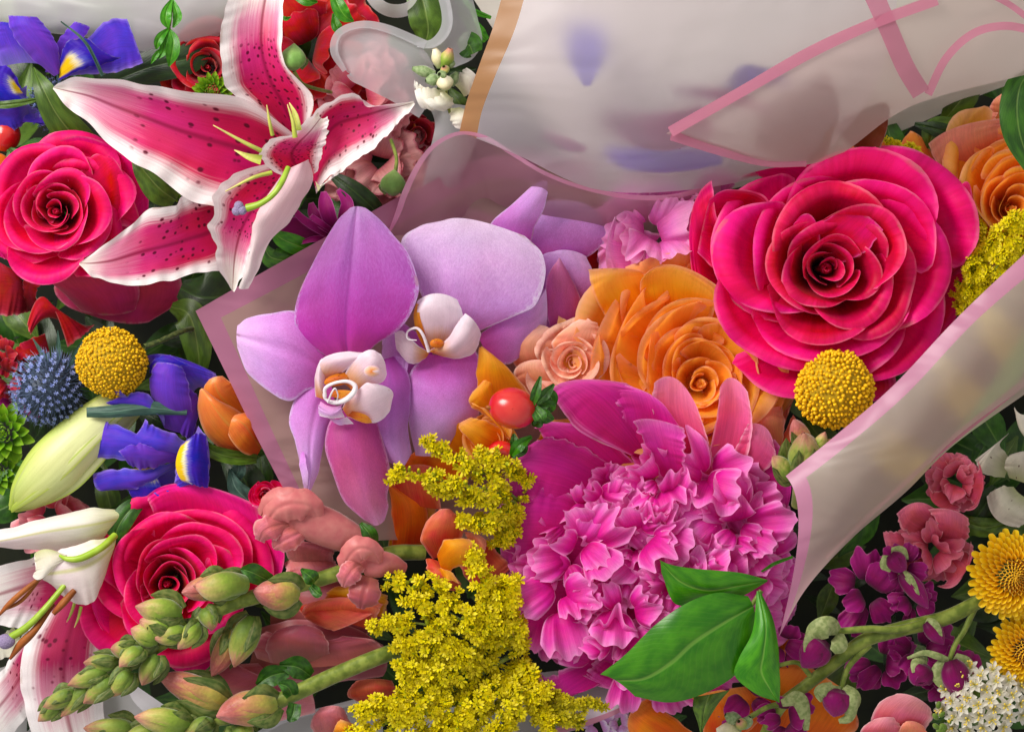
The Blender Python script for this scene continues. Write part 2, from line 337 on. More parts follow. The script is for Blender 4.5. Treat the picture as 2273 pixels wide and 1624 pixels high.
M['orchid'] = petal_mat('orchid_petal', [(0, 'd450b8'), (.25, 'd070d0'), (.6, 'da98e8'), (1, 'e6bef4')], edge=('dcc4f0', .9, 1.04), trans=.38, veins=(90, 40), vein=.13, nz=.2, bstr=.22, rough=.42, sheen=.05, grain=.14, blotch=.2, hue=.06, rim=.03)
M['orchid_dorsal'] = petal_mat('orchid_dorsal', [(0, 'd850b0'), (.25, 'c83cb4'), (.55, 'c05cc4'), (.85, 'c480d4'), (1, 'cca0de')], edge=('cba6e0', .92, 1.03), trans=.38, veins=(90, 40), vein=.13, nz=.2, mid=('9a3a9a', .05, .5), rough=.42, sheen=.05, grain=.14, blotch=.2, hue=.06, rim=.03)
M['orchid_light'] = petal_mat('orchid_light_petal', [(0, 'dc84de'), (.3, 'e0a0f0'), (.7, 'ecc6f8'), (1, 'f2dafa')], edge=('ecdcfa', .9, 1.03), trans=.38, veins=(90, 40), vein=.13, nz=.25, rough=.42, sheen=.05, grain=.14, blotch=.2, hue=.06, rim=.03)
M['orchid_sepal'] = petal_mat('orchid_sepal', [(0, 'b83c9c'), (.5, 'c85494'), (.85, 'd070a4'), (1, 'd490c0')], edge=('d898cc', .88, 1.03), trans=.36, veins=(90, 40), vein=.13, rough=.45, grain=.14, blotch=.2, hue=.06, rim=.03)
M['orchid_deep'] = petal_mat('orchid_deep_petal', [(0, 'b040ac'), (.5, 'bc6cc8'), (1, 'd09ade')], edge=('cc94e0', .9, 1.04), trans=.36, veins=(90, 40), vein=.13, rough=.45, grain=.14, blotch=.2, hue=.06, rim=.03)
M['lip'] = petal_mat('orchid_lip', [(0, 'd87a20'), (.18, 'e6b48a'), (.4, 'ecd0dc'), (1, 'f2e6f0')], trans=.35, rough=.38, vein=.06, edge=('f0e2f0', .8, 1.))
M['lip_orange'] = petal_mat('orchid_lip_orange', [(0, 'c05810'), (.5, 'e08820'), (1, 'e8a040')], spots=('7a2408', 10, 8, .3, 0, 1.2), trans=.25, vein=.08, rough=.4)
M['lip_lilac'] = petal_mat('orchid_lip_lilac', [(0, 'd890c8'), (.6, 'd8a8e4'), (1, 'f0e4f4')], trans=.3, rough=.4, vein=.08)
M['lip_white'] = plain_mat('orchid_lip_rim', 'f4eef2', 'e8dce8', rough=.35, trans=.2, bstr=.1)
M['iris'] = petal_mat('iris_petal', [(0, '7868c0'), (.35, '5a38d0'), (1, '5030c8')], edge=('8a70e4', .75, 1.05), trans=.3, veins=(50, 2), vein=.3, sheen=.4, rough=.55)
M['iris_violet'] = petal_mat('iris_standard', [(0, '6c30b0'), (.5, '6c34c4'), (1, '6034c8')], edge=('7448cc', .88, 1.04), trans=.3, veins=(50, 2), vein=.22, sheen=.4, rough=.55)
M['iris_fall'] = petal_mat('iris_fall', [(0, 'f6c400'), (.22, 'fad000'), (.32, 'f4ecc0'), (.42, '6a60d0'), (.55, '3416b0'), (1, '3a1cb0')], edge=('3416a8', .42, .72), trans=.28, veins=(36, 2), vein=.25, nz=.16, sheen=.3)
M['purple'] = petal_mat('purple_petal', [(0, '4c0030'), (.5, '88045c'), (1, '9c1274')], edge=('b02c88', .88, 1.05), trans=.25, sheen=.3)
M['mumpurple'] = petal_mat('magenta_mum_petal', [(0, '58003c'), (.5, '8a0860'), (1, 'a41c7c')], edge=('b44a98', .8, 1.05), trans=.25)
M['mumyellow'] = petal_mat('yellow_mum_petal', [(0, 'd0a000'), (.5, 'f2c000'), (1, 'fcd824')], trans=.25, vein=.1)
M['limepetal'] = petal_mat('lime_mum_petal', [(0, '3c6c08'), (.5, '6ca010'), (1, '94c020')], trans=.3, vein=.15)
M['white'] = petal_mat('white_petal', [(0, 'cdd29a'), (.3, 'e6e0cc'), (1, 'f0eee8')], trans=.35, vein=.07, blotch=.06)
M['alst'] = petal_mat('alstroemeria_white', [(0, 'b8bc88'), (.4, 'd4cdb8'), (1, 'dcd4c8')], spots=('5a1424', 6, 3, .16, 0, .8), trans=.3, vein=.08)
M['leaf'] = leaf_mat('leaf_green', '1e4a0c', '3a7014', vcol='7aa04a')
M['leaf_bright'] = leaf_mat('leaf_bright', '2c7a08', '4a9a10', vcol='8cc050', rough=.3, trans=.28)
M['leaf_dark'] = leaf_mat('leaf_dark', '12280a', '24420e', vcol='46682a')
M['leaf_olive'] = leaf_mat('leaf_olive', '38540f', '587a20', vcol='8aa050')
M['leaf_grey'] = leaf_mat('leaf_grey', '2a4840', '44685a', vcol='7a9a8a')
M['stem'] = plain_mat('stem_green', '5c6e1c', '86943a', 260, rough=.5, sheen=.4, trans=.05)
M['stem_dark'] = plain_mat('stem_dark', '2c3c12', '55602a', 900, rough=.6, sheen=.3)
M['bud_green'] = vramp_mat('bud_green', [(0, '4c6a18'), (.35, '6a842c'), (.6, '8c963e'), (.8, 'a8845a'), (1, 'a86858')], rough=.55, sheen=.5, bstr=.5, streak=.25)
M['bud_lime'] = vramp_mat('bud_lime', [(0, '5c8020'), (.45, '86a034'), (.7, 'b4a85c'), (.9, 'c08c70'), (1, 'bc7868')], rough=.5, sheen=.4, bstr=.5, streak=.2)
M['bud_pink'] = vramp_mat('bud_pink', [(0, '8c9838'), (.3, 'b0a048'), (.5, 'bc8458'), (.7, 'b4605a'), (1, 'c07470')], rough=.42, sheen=.5, streak=.3, bstr=.6)
M['snap_pink'] = petal_mat('snapdragon_petal', [(0, 'c8746c'), (.5, 'cf6674'), (1, 'd88088')], edge=('e0a0a4', .8, 1.05), trans=.25, rough=.4, spec=.4, sheen=.3, vein=.12, bstr=.6, blotch=.3)
M['snap_dusky'] = petal_mat('snapdragon_dusky', [(0, 'b86a5c'), (.5, 'b0505c'), (1, 'a84458')], edge=('c87a80', .85, 1.05), trans=.25, rough=.4, spec=.4, sheen=.4, vein=.12)
M['snap_lip'] = plain_mat('snapdragon_lip', 'd87858', 'e4a030', 300, rough=.45, trans=.2)
M['snap_throat'] = plain_mat('snapdragon_throat', 'f0a010', 'e88418', 400, rough=.45, trans=.25, sheen=.3)
M['sepal'] = leaf_mat('bud_sepal', '3e5a18', '74803e', vcol='94845c', rough=.5)
M['gold'] = plain_mat('goldenrod_yellow', 'f2e400', 'e0cc08', 500, rough=.5, trans=.3, bstr=.15)
M['gold_dim'] = plain_mat('goldenrod_olive', 'c0b40c', 'dccc10', 500, rough=.55, trans=.25)
M['gold_green'] = plain_mat('goldenrod_calyx', '98a81c', 'b8bc24', 500, rough=.5, trans=.15)
M['craspedia'] = plain_mat('craspedia_yellow', 'f6cc08', 'e8ae04', 1500, rough=.6, bstr=.5, trans=.05)
M['craspedia_gap'] = plain_mat('craspedia_gap', 'a08408', 'b08c08', 900, rough=.8)
M['thistle'] = vramp_mat('thistle_bract', [(0, '2c3c50'), (.6, '4a5c80'), (1, '8494c4')], rough=.5, trans=.1)
M['thistle_core'] = plain_mat('thistle_core', '28344a', '3c4c60', 900)
M['thistle_star'] = plain_mat('thistle_floret', '6a7cc0', '98a4d8', 900)
M['berry'] = plain_mat('berry_red', 'c4141c', 'd03028', 120, rough=.28, spec=.5, bstr=.05, coat=.4, trans=0)
M['lilybud'] = petal_mat('lily_bud', [(0, '9ab038'), (.4, 'cfd490'), (.8, 'dfe0aa'), (1, 'cfd878')], mid=('a4bc28', .2, .8), trans=.2, rough=.38, edge=('b4c848', .6, 1.), vein=.1, spec=.4)
M['filament'] = vramp_mat('lily_filament', [(0, 'a8b440'), (.7, 'c0c060'), (1, 'dccc80')], rough=.4)
M['style'] = plain_mat('lily_style', '8cac28', 'a0bc40', 200, rough=.38)
M['stigma'] = plain_mat('lily_stigma', '7c6c90', '9c8cb0', 3000, rough=.7, bstr=1)
M['anther'] = vramp_mat('lily_anther', [(0, '8a4a18'), (.5, 'a05a20'), (1, '8c4418')], rough=.55)
M['tulip'] = petal_mat('tulip_petal', [(0, 'd85a10'), (.4, 'ee7a20'), (.8, 'f48a3c'), (1, 'f6a060')], edge=('f8b078', .85, 1.05), mid=('d8a040', .1, .5), trans=.32, rough=.35, spec=.45)
M['pollen'] = plain_mat('pollen_yellow', 'd8b820', 'e8d060', 900)
M['dark'] = plain_mat('shaded_foliage_ground', '0a0e06', '161a0a', 60, rough=.9)  # near-black green puts the shade between deep foliage into the ground colour
M['calyx'] = plain_mat('stock_calyx', '7c8c50', 'a0aa70', 700, rough=.55, sheen=.4, trans=.15)
M['greybud'] = plain_mat('stock_bud_grey', '6c8450', '8ea070', 900, rough=.55, sheen=.5)
M['creambud'] = vramp_mat('stock_bud_cream', [(0, '8ca060'), (.4, 'd8d0a0'), (1, 'efe4cc')], rough=.45, trans=.2)
M['lilacp'] = petal_mat('lilac_petal', [(0, '4038a0'), (.5, '4c40b8'), (1, '5a50c8')], trans=.3)
M['tanblot'] = petal_mat('brown_petal', [(0, '5c2410'), (1, '7a3a1c')], trans=.3)
M['seam'] = plain_mat('bud_seam', '8a2c30', 'a03a40', 500)

# ---------------------------------------------------------------- builders
def rose_petals(at, R, n, seed, depth=.55, shift=(0, 0), curl=.16, ruf=.03, tilt=(0, 0), t0=0.0, t1=1.0, spiral=.10, ell=1.0, ang0=0, pwr=.85, wide=1.0, notch=.03, nu=29, nv=22, irr=1.0):
    rg = random.Random(seed); out = []
    Rt = rotx(tilt[1]) @ roty(tilt[0])
    for k in range(n):
        t = t0 + (t1 - t0) * k / max(1, n - 1)
        Rk = R * (.04 + .96 * t ** pwr) * rg.uniform(.95, 1.05)
        a0 = ang0 + k * 2.3999 + rg.uniform(-.25, .25); w = (2.3 + (1.12 - 2.3) * t ** .6) * wide * rg.uniform(.9, 1.1)
        zb = -R * depth * 1.1; zr = R * depth * (.30 + .36 * math.sin(min(1, t * 1.25) * math.pi * .8) - .62 * t ** 2.2) + rg.uniform(-.03, .03) * R
        cu = curl * (.18 + .9 * t) * rg.uniform(.6, 1.5); f1 = wob(seed * 100 + k, 3, .6); f2 = wob(seed * 77 + k, 3, 1.3); nt = notch * rg.uniform(0, 2.2)
        u = np.linspace(-1, 1, nu)[None]; v = np.linspace(0, 1, nv)[:, None]
        vm = 1 - .34 * np.abs(u) ** 3.0 + nt * np.exp(-(u / .2) ** 2) * (1 if k % 3 else -1) + .03 * f2(u * .4)
        vv = v * vm
        v0 = .74; q = np.clip(vv / v0, 0, 1); ph = np.clip((vv - v0) / (1 - v0), 0, 1.1) * (.9 + 1.5 * t) * rg.uniform(.75, 1.3) * (curl / .13) ** .5 * (.55 + .6 * (1 - u ** 2))
        rho = R * (.030 + .060 * t) * rg.uniform(.7, 1.4); ox, oy = rg.gauss(0, .05 * irr) * Rk, rg.gauss(0, .05 * irr) * Rk; el = rg.uniform(-.12, .12) * irr; ea = rg.uniform(0, 3.14)
        r = Rk * (.2 + .8 * q ** .9) * (1 + .05 * np.cos(3 * u * w + seed)) - rho * .6 + rho * (1 - np.cos(ph)) * 1.25
        z = zb * (.45 + .55 * (1 - t)) + (zr - zb * (.45 + .55 * (1 - t))) * q ** 1.05 + rho * np.sin(ph) * 1.1 + rg.uniform(-.04, .04) * R * v
        r = r * (1 + spiral * u * (.5 + t)) ; r = r * (1 + .045 * f1(u * .5) * v)
        z = z + R * ruf * v ** 3 * f2(u * .8) * (.4 + t)
        th = a0 + w * u * (.55 + .45 * vv)
        r = r * (1 + el * np.cos(2 * (th - ea))); x = r * np.cos(th) + shift[0] * (1 - t) + ox * v; y = r * np.sin(th) * ell + shift[1] * (1 - t) + oy * v
        G = np.stack([x, y, z + 0 * x], -1); V, F, U = gridf(G); V = V @ Rt.T
        out.append((Lc(V, at), F[:, ::-1], U))
    # tight rolled heart
    zh = R * depth * .22; h = []
    for s in range(3):
        a1 = seed + s * 2.1; q = R * .022
        h.append(tube([(shift[0] + q * math.cos(a1), shift[1] + q * math.sin(a1), -R * depth * .6), (shift[0] + q * math.cos(a1), shift[1] + q * math.sin(a1), zh - .05 * R), (shift[0] + q * 1.6 * math.cos(a1), shift[1] + q * 1.6 * math.sin(a1), zh + .012 * R * s)], [R * .05, R * .046, R * .006], 14, 14, flat=.6, rigid=at))
    out[0] = join([out[0]] + h)
    return out
def rose(name, label, cat, at, R, n, mat, seed, group=None, **kw):
    t = thing(name, label, cat, at, group)
    for g in rose_petals(at, R, n, seed, **kw): mesh('petal', g, mat, t)
    return t
def ruffle_geo(L, W, seed, amp=.16, freq=1.0, nu=27, nv=14, fan=.45, bend=.5):
    """one frilly petal growing from the origin along +z, leaning over +x"""
    u = np.linspace(-1, 1, nu)[None]; v = np.linspace(0, 1, nv)[:, None]; f = wob(seed, 3, freq); g = wob(seed + 5, 3, freq * 1.25)
    vm = 1 - .36 * np.abs(u) ** 3.0 + .055 * g(u * .7) ; vv = v * vm
    y = W * u * (.22 + .78 * vv ** fan); x = bend * L * vv ** 2 + amp * L * vv ** 1.6 * f(u * .6) ; z = L * vv * (1 - .25 * bend * vv) + .05 * L * vv * g(u)
    x = x + W * .35 * (u ** 2) * (1 if seed % 3 else -1) * vv
    return gridf(np.stack([x + 0 * y, y, z + 0 * y], -1))
def frilly(parent, mat, at, R, n, seed, L=.5, W=.42, dome=.55, amp=.16, bend=.5, lean=(0, 0), name='petal', spread=1.0, freq=1.0, twist=.5):
    rg = random.Random(seed)
    for k in range(n):
        t = math.sqrt((k + .5) / n) * spread; a = k * 2.39996 + rg.uniform(-.5, .5)
        px, py = R * .55 * t * math.cos(a) + lean[0] * (1 - t), R * .55 * t * math.sin(a) + lean[1] * (1 - t)
        pz = R * dome * (1 - t * t) - R * .45
        V, F, U = ruffle_geo(R * L * rg.uniform(.8, 1.2), R * W * rg.uniform(.75, 1.25), seed * 91 + k, amp * rg.uniform(.7, 1.4), freq, bend=bend * rg.uniform(.3, 1.2))
        ti = .15 + 1.05 * t + rg.uniform(-.15, .15)
        Mx = rotz(a + rg.uniform(-1, 1) * twist) @ roty(ti)
        V = V @ Mx.T + np.array([px, py, pz]); mesh(name, (Lc(V, at), F, U), mat, parent)

def floret_t(r=1.0, npet=9, seed=1):
    rg = random.Random(seed); gs = []
    for k in range(npet):
        a = 6.283 * k / npet + rg.uniform(-.2, .2); L = r * rg.uniform(.85, 1.15); W = r * .22; el = rg.uniform(.2, .9)
        d = np.array([math.cos(a), math.sin(a), 0]); s = np.array([-math.sin(a), math.cos(a), 0]); zz = np.array([0, 0, 1.0])
        V = np.array([d * .1 * r - s * W * .4, d * .1 * r + s * W * .4, d * L * .75 + s * W + zz * el * L * .6, d * L * .75 - s * W + zz * el * L * .6,
                      d * L * .75 - s * W + zz * el * L * .6, d * L * .75 + s * W + zz * el * L * .6, d * L + s * W * .5 + zz * el * L * .75, d * L - s * W * .5 + zz * el * L * .75])
        gs.append((V, np.array([[0, 1, 2, 3], [4, 5, 6, 7]]), np.zeros((8, 2)) + [0.5, .8]))
    for k in range(6):
        a = 6.283 * k / 6; d = np.array([math.cos(a), math.sin(a), 0]) * .22 * r; q = .09 * r
        c = d + np.array([0, 0, .65 * r + .15 * r * (k % 2)])
        V = np.array([c + [q, 0, -q], c + [0, q, -q], c + [-q, 0, -q], c + [0, -q, -q], d * .4, d * .4, d * .4, d * .4, c + [0, 0, q]])
        gs.append((V, np.array([[4, 0, 1, 5], [5, 1, 2, 6], [6, 2, 3, 7], [7, 3, 0, 4], [0, 8, 8, 1], [1, 8, 8, 2], [2, 8, 8, 3], [3, 8, 8, 0]])[:4], np.zeros((9, 2)) + [.5, .9]))
        gs.append((np.array([c + [q, 0, -q], c + [0, q, -q], c + [0, 0, q], c + [0, -q, -q], c + [-q, 0, -q]]), np.array([[0, 1, 2, 3], [4, 3, 2, 1]]), np.zeros((5, 2)) + [.5, .9]))
    return join(gs)
def ball_t(ns=7, nv=4, zs=1.0):
    th = np.linspace(0, 2 * np.pi, ns + 1)[None]; ph = np.linspace(.02, np.pi - .02, nv + 1)[:, None]
    return gridf(np.stack([np.sin(ph) * np.cos(th), np.sin(ph) * np.sin(th), zs * np.cos(ph) + 0 * th], -1)[:, ::-1])
def calyx_t():
    th = np.linspace(0, 2 * np.pi, 7)[None]; z = np.array([-1.3, -1.0, -.3, .3])[:, None]; r = np.array([.08, .36, .42, .3])[:, None]
    return gridf(np.stack([r * np.cos(th), r * np.sin(th), z + 0 * th], -1))
FL = [floret_t(1, 9, s) for s in range(3)]; CAL = calyx_t()
def goldenrod(label, root, tips, seed, size=9.5, per=46, mat='gold', group='goldenrod sprays', spread=20, nb=None, budtip=0.0):
    """tips: list of branch polylines (px) - each gets a stem and a cluster of florets"""
    rg = random.Random(seed); nr = np.random.default_rng(seed)
    t = thing('goldenrod_spray', label, 'goldenrod', root, group)
    for bi, pts in enumerate(tips):
        c = cr(pts, 30); 
        mesh('stem', tube(pts, [3.2, 2.6, 1.2], 6, 16), M['stem'], t)
        n = int(per * (len(pts) + 1) / 4); gy, gg = [], []
        for j in range(n):
            f = rg.random() ** .8; q = c[int(f * 30)]; taper = (.35 + .65 * math.sin(min(1., (f + .12)) * 2.6)); rr = spread * taper * math.sqrt(rg.random()); a = rg.uniform(0, 6.283)
            el = rg.uniform(-.2, 1.3)
            d = np.array([math.cos(a), math.sin(a), el]); d /= np.linalg.norm(d)
            pos = q + d * rr + np.array([0, 0, rg.uniform(0, spread * .4)])
            dd = d + np.array([-.1, -.1, .7]); B = basis(dd, rg.uniform(0, 6.28)); s = size * rg.uniform(.65, 1.15)
            T = FL[j % 3]; isbud = rg.random() < budtip
            if not isbud: gy.append((T[0] @ (B * s).T + pos, T[1], T[2]))
            else: gy.append((ball_t(6, 4, 1.5)[0] @ (B * s * .36).T + pos, ball_t(6, 4, 1.5)[1], ball_t(6, 4)[2]))
            gg.append((CAL[0] @ (B * s).T + pos, CAL[1], CAL[2]))
        Y, G = join(gy), join(gg)
        mesh('flower_cluster', [((P(Y[0]), Y[1], Y[2]), M[mat]), ((P(G[0]), G[1], G[2]), M['gold_green'])], None, t)
    return t
def craspedia(label, at, R, stem, seed, big=False):
    t = thing('craspedia', label, 'billy button', at, 'yellow billy buttons')
    core = tolocal((ball_t(40, 24)[0] * R * .93, ball_t(40, 24)[1], ball_t(40, 24)[2]), at)
    n = 900 if not big else 820; nr = np.random.default_rng(seed); Ms, Ls = [], []
    for k in range(n):
        z = 1 - 2 * (k + .5) / n; a = k * 2.399963; r = math.sqrt(1 - z * z); d = np.array([r * math.cos(a), r * math.sin(a), z])
        d = d + nr.normal(0, .02, 3); d /= np.linalg.norm(d); R1 = R * (1 + .02 * math.sin(3 * d[0] + 2 * d[1] + seed) + .015 * math.sin(5 * d[1] + 1))
        if d[2] < -.5: continue
        face = max(0, d @ np.array([.12, .12, .98])) if big else 0.55
        s = R * .045 * nr.uniform(.6, 1.2) * (1.08 if big else 1.0); Ms.append(basis(d, nr.uniform(0, 6)) * s); Ls.append(d * R1 * nr.uniform(.93, 1.01))
    if big:
        bt = ball_t(9, 6, 1.25); g = many(bt, Ms, Ls)
        core2 = [(tolocal(g, at), M['craspedia'])]
    else:
        bt = ball_t(7, 4, 1.0); g = many(bt, Ms, Ls); fl = floret_t(1.35, 5, 4); g2 = many(fl, Ms, Ls)
        core2 = [(tolocal(g, at), M['craspedia']), (tolocal(g2, at), M['craspedia'])]
    mesh('flower_head', [(core, M['craspedia_gap'])] + core2, None, t)
    if stem: mesh('stem', tube(stem, [6.5, 6, 6, 5.5], 10, 20, bump=.08, seed=3), M['stem_dark'] if not big else M['stem'], t)
    return t
def leaf(label, pts, wd, mat='leaf', cup=-.12, name='leaf', cat='leaf', group=None, seed=0, ruff=2, crease=3, **kw):
    return solo(name, label, cat, spine(pts, wd, cup=cup, ruff=ruff, seed=seed, crease=crease, nu=13, nv=30, rf=1.6, **kw), M[mat], group)
def pleaf(parent, pts, wd, mat='leaf', cup=-.12, name='leaf', seed=0, ruff=2, crease=3, **kw):
    return mesh(name, spine(pts, wd, cup=cup, ruff=ruff, seed=seed, crease=crease, nu=13, nv=26, rf=1.6, **kw), M[mat], parent)

M['iris_fall2'] = petal_mat('iris_fall_side', [(0, 'f8c800'), (.2, 'fad400'), (.3, 'f4ecc0'), (.42, '6a60d0'), (.55, '3416b0'), (1, '3a1cb0')], edge=('3c1cb0', .84, .98), trans=.28, veins=(36, 2), vein=.25, nz=.2, sheen=.3)
M['snap_skin'] = plain_mat('snapdragon_skin', 'c8686c', 'd4807c', 300, rough=.42, trans=.2, bstr=.5, spec=.4, sheen=.3, lo=.2, hi=.8, detail=4)
M['round_bud'] = vramp_mat('round_bud', [(0, '6c9448'), (.5, '74a04c'), (1, '94b464')], rough=.5, sheen=.3, streak=.2)
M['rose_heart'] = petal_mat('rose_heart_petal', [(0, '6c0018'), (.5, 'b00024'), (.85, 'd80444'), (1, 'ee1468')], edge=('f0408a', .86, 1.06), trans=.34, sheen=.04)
# ================================================================ ground
G = []
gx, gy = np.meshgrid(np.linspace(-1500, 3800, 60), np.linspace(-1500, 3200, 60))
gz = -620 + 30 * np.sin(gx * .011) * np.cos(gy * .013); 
solo('ground', 'ground sheet deep under the flowers, coloured near black like shaded foliage', None, (lambda V, F, U: (P(V), F, U))(*gridf(np.stack([gx, gy, gz], -1))), M['dark'], kind='structure')

# ================================================================ stargazer lily (top left)
t = thing('stargazer_lily', 'large open pink stargazer lily with white edged speckled petals, upper left', 'lily', (650, 370, 120), 'stargazer lilies')
def PT(rails, mat, name='petal', **kw): return mesh(name, loft(rails, **kw), M[mat] if isinstance(mat, str) else mat, t)
PT([[(655,300,120),(600,257,175),(530,217,200),(440,205,215),(380,197,215),(330,191,205),(270,176,200),(190,173,190),(140,180,165),(119,193,140)],
    [(660,375,80),(600,352,105),(540,332,128),(470,312,142),(400,290,150),(330,264,152),(260,238,150),(200,214,146),(150,202,140),(118,195,136)],
    [(610,455,110),(520,470,140),(465,456,165),(400,431,175),(345,388,180),(290,356,178),(235,314,170),(185,264,160),(145,232,150),(117,199,138)]], 'lily', nu=31, nv=90, ruff=10, rf=2.6, seed=3, wl=4)
PT([[(640,300,110),(560,240,170),(512,205,190),(497,180,200),(490,130,205),(490,70,205),(500,20,200),(520,-40,180)],
    [(660,300,90),(625,225,130),(600,180,150),(582,120,165),(580,60,170),(588,0,165),(598,-50,150)],
    [(680,290,110),(694,240,160),(690,205,180),(640,155,190),(626,110,195),(627,50,195),(630,0,190),(628,-50,175)]], 'lily', nu=27, nv=70, ruff=5, rf=3, seed=8, wl=2)
PT([[(480,448,100),(440,430,150),(405,435,165),(385,458,165),(330,465,160),(290,500,155),(230,545,150),(178,582,140)],
    [(520,480,80),(465,515,110),(420,530,125),(370,545,135),(310,560,140),(250,578,142),(205,584,140),(176,584,138)],
    [(500,600,90),(470,602,110),(420,610,125),(370,624,135),(310,633,138),(250,628,138),(205,612,138),(176,588,136)]], 'lily', nu=25, nv=60, ruff=6, rf=3, seed=5, wl=3)
PT([[(610,360,160),(550,375,190),(502,397,205),(475,435,210),(474,475,205),(463,505,200),(478,545,190),(484,592,175),(512,640,150)],
    [(640,380,150),(600,420,160),(565,460,165),(540,500,165),(527,540,160),(520,580,155),(516,645,145)],
    [(680,380,150),(640,440,175),(600,490,185),(570,520,185),(556,560,180),(545,600,170),(520,648,148)]], 'lily', nu=25, nv=60, ruff=7, rf=4, seed=12, wl=4)
PT([[(632,378,190),(600,425,208),(574,465,215),(560,510,210),(553,560,200),(541,600,185),(530,640,160)],
    [(668,362,215),(640,415,232),(610,460,238),(582,510,228),(566,560,212),(555,605,192),(540,642,160)],
    [(688,352,180),(694,400,190),(672,445,190),(640,495,185),(600,535,175),(572,600,165),(552,640,150)]], 'lily_fold', nu=15, nv=50, ruff=3, rf=3, seed=2, wl=2)
PT([[(665,330,150),(692,262,215),(735,222,240),(785,208,245),(806,222,240),(815,238,230),(862,232,220),(918,225,205)],
    [(690,385,140),(712,320,160),(745,278,180),(790,262,190),(825,252,195),(855,243,198),(885,237,200),(919,228,203)],
    [(702,430,160),(722,400,190),(760,378,205),(800,350,212),(840,320,212),(868,290,210),(895,262,208),(921,232,203)]], 'lily', nu=27, nv=60, ruff=6, rf=4, seed=21, wl=4)
PT([[(640,395,190),(598,375,225),(578,345,245),(585,322,250),(612,306,250),(650,297,250),(680,268,245),(706,240,235)],
    [(675,395,170),(650,355,195),(650,335,205),(665,315,210),(688,292,215),(712,262,220)],
    [(705,380,180),(712,350,200),(720,322,210),(726,300,215),(728,280,220),(728,258,225)]], 'lily', nu=19, nv=40, ruff=6, rf=4, seed=22, wl=4)
mesh('petal_fold', loft([[(700,402,205),(712,412,225),(735,398,235),(765,375,232)],[(706,425,200),(722,405,228),(742,385,236),(768,368,228)]], nu=7, nv=20, ruff=4, wl=3), M['lily_white'], t)
for k, (pts, r) in enumerate([([(580,335,265),(540,315,275),(473,278,270)],[5,4,1]), ([(605,300,262),(598,268,275),(592,233,280)],[4.5,3.5,1]), ([(603,383,262),(560,395,275),(500,425,265)],[5,4,1.2]), ([(655,305,255),(650,270,262),(638,232,262)],[6,4,1])]):
    mesh('stamen', tube(pts, r, 8, 20), M['filament'], t)
mesh('nectary', spine([(580,355,250),(552,348,245),(520,333,235)], [11,7,1], cup=.3), M['filament'], t)
mesh('nectary', spine([(660,290,248),(655,255,240),(642,228,235)], [10,6,1], cup=.3), M['filament'], t)
sty = mesh('style', tube([(640,372,262),(625,405,285),(606,432,292),(578,452,285),(548,462,275)], [6,7,6.5,7,9], 12, 30), M['style'], t)
st = []
for a in (0.4, 2.5, 4.6): st.append(tolocal((ball_t(14, 9)[0] * [11, 11, 9] + np.array([7 * math.cos(a), 7 * math.sin(a), 0]), ball_t(14, 9)[1], ball_t(14, 9)[2]), (531, 464, 278)))
mesh('stigma', [(g, M['stigma']) for g in st], None, t)

# ================================================================ roses
def RP(rails, mat, **kw): return mesh('petal', loft(rails, **{**dict(nu=21, nv=30, ruff=3, rf=2, wl=2), **kw}), M[mat], t)
t = thing('hot_pink_rose', 'hot pink rose at the left edge just below the lily', 'rose', (140, 465, 60), 'hot pink roses')
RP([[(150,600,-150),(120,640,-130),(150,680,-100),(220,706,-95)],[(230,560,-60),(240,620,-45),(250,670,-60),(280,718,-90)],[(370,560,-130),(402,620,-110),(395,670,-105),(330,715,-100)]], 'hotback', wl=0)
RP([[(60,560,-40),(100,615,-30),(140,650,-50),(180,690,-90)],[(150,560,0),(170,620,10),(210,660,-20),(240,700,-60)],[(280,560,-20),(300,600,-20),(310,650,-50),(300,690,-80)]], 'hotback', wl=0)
RP([[(140,470,-40),(110,400,20),(92,348,60)],[(200,470,-30),(210,370,40),(190,303,95)],[(290,500,-60),(318,440,0),(318,385,40)]], 'hot2', ruff=5)
RP([[(180,420,-30),(230,330,50),(262,318,80)],[(230,490,-30),(280,420,40),(320,395,60)],[(230,560,-60),(290,510,0),(328,470,20)]], 'hot2', ruff=4)
RP([[(60,400,-20),(20,400,20),(2,430,40)],[(60,480,-20),(10,490,20),(-30,510,40)],[(80,560,-20),(30,580,10),(0,570,20)]], 'hot2')
RP([[(60,500,0),(20,530,20),(10,570,15)],[(120,540,10),(100,590,15),(95,618,0)],[(220,520,20),(215,570,25),(180,608,10)]], 'hot2', ruff=6)
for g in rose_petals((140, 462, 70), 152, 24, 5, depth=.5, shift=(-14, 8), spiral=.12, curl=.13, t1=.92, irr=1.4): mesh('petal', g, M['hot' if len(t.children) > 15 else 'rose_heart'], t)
RP([[(150,420,70),(205,345,100),(235,352,108)],[(190,460,60),(240,400,100),(270,378,100)],[(225,545,40),(250,500,70),(322,520,35)]], 'hot', ruff=3)

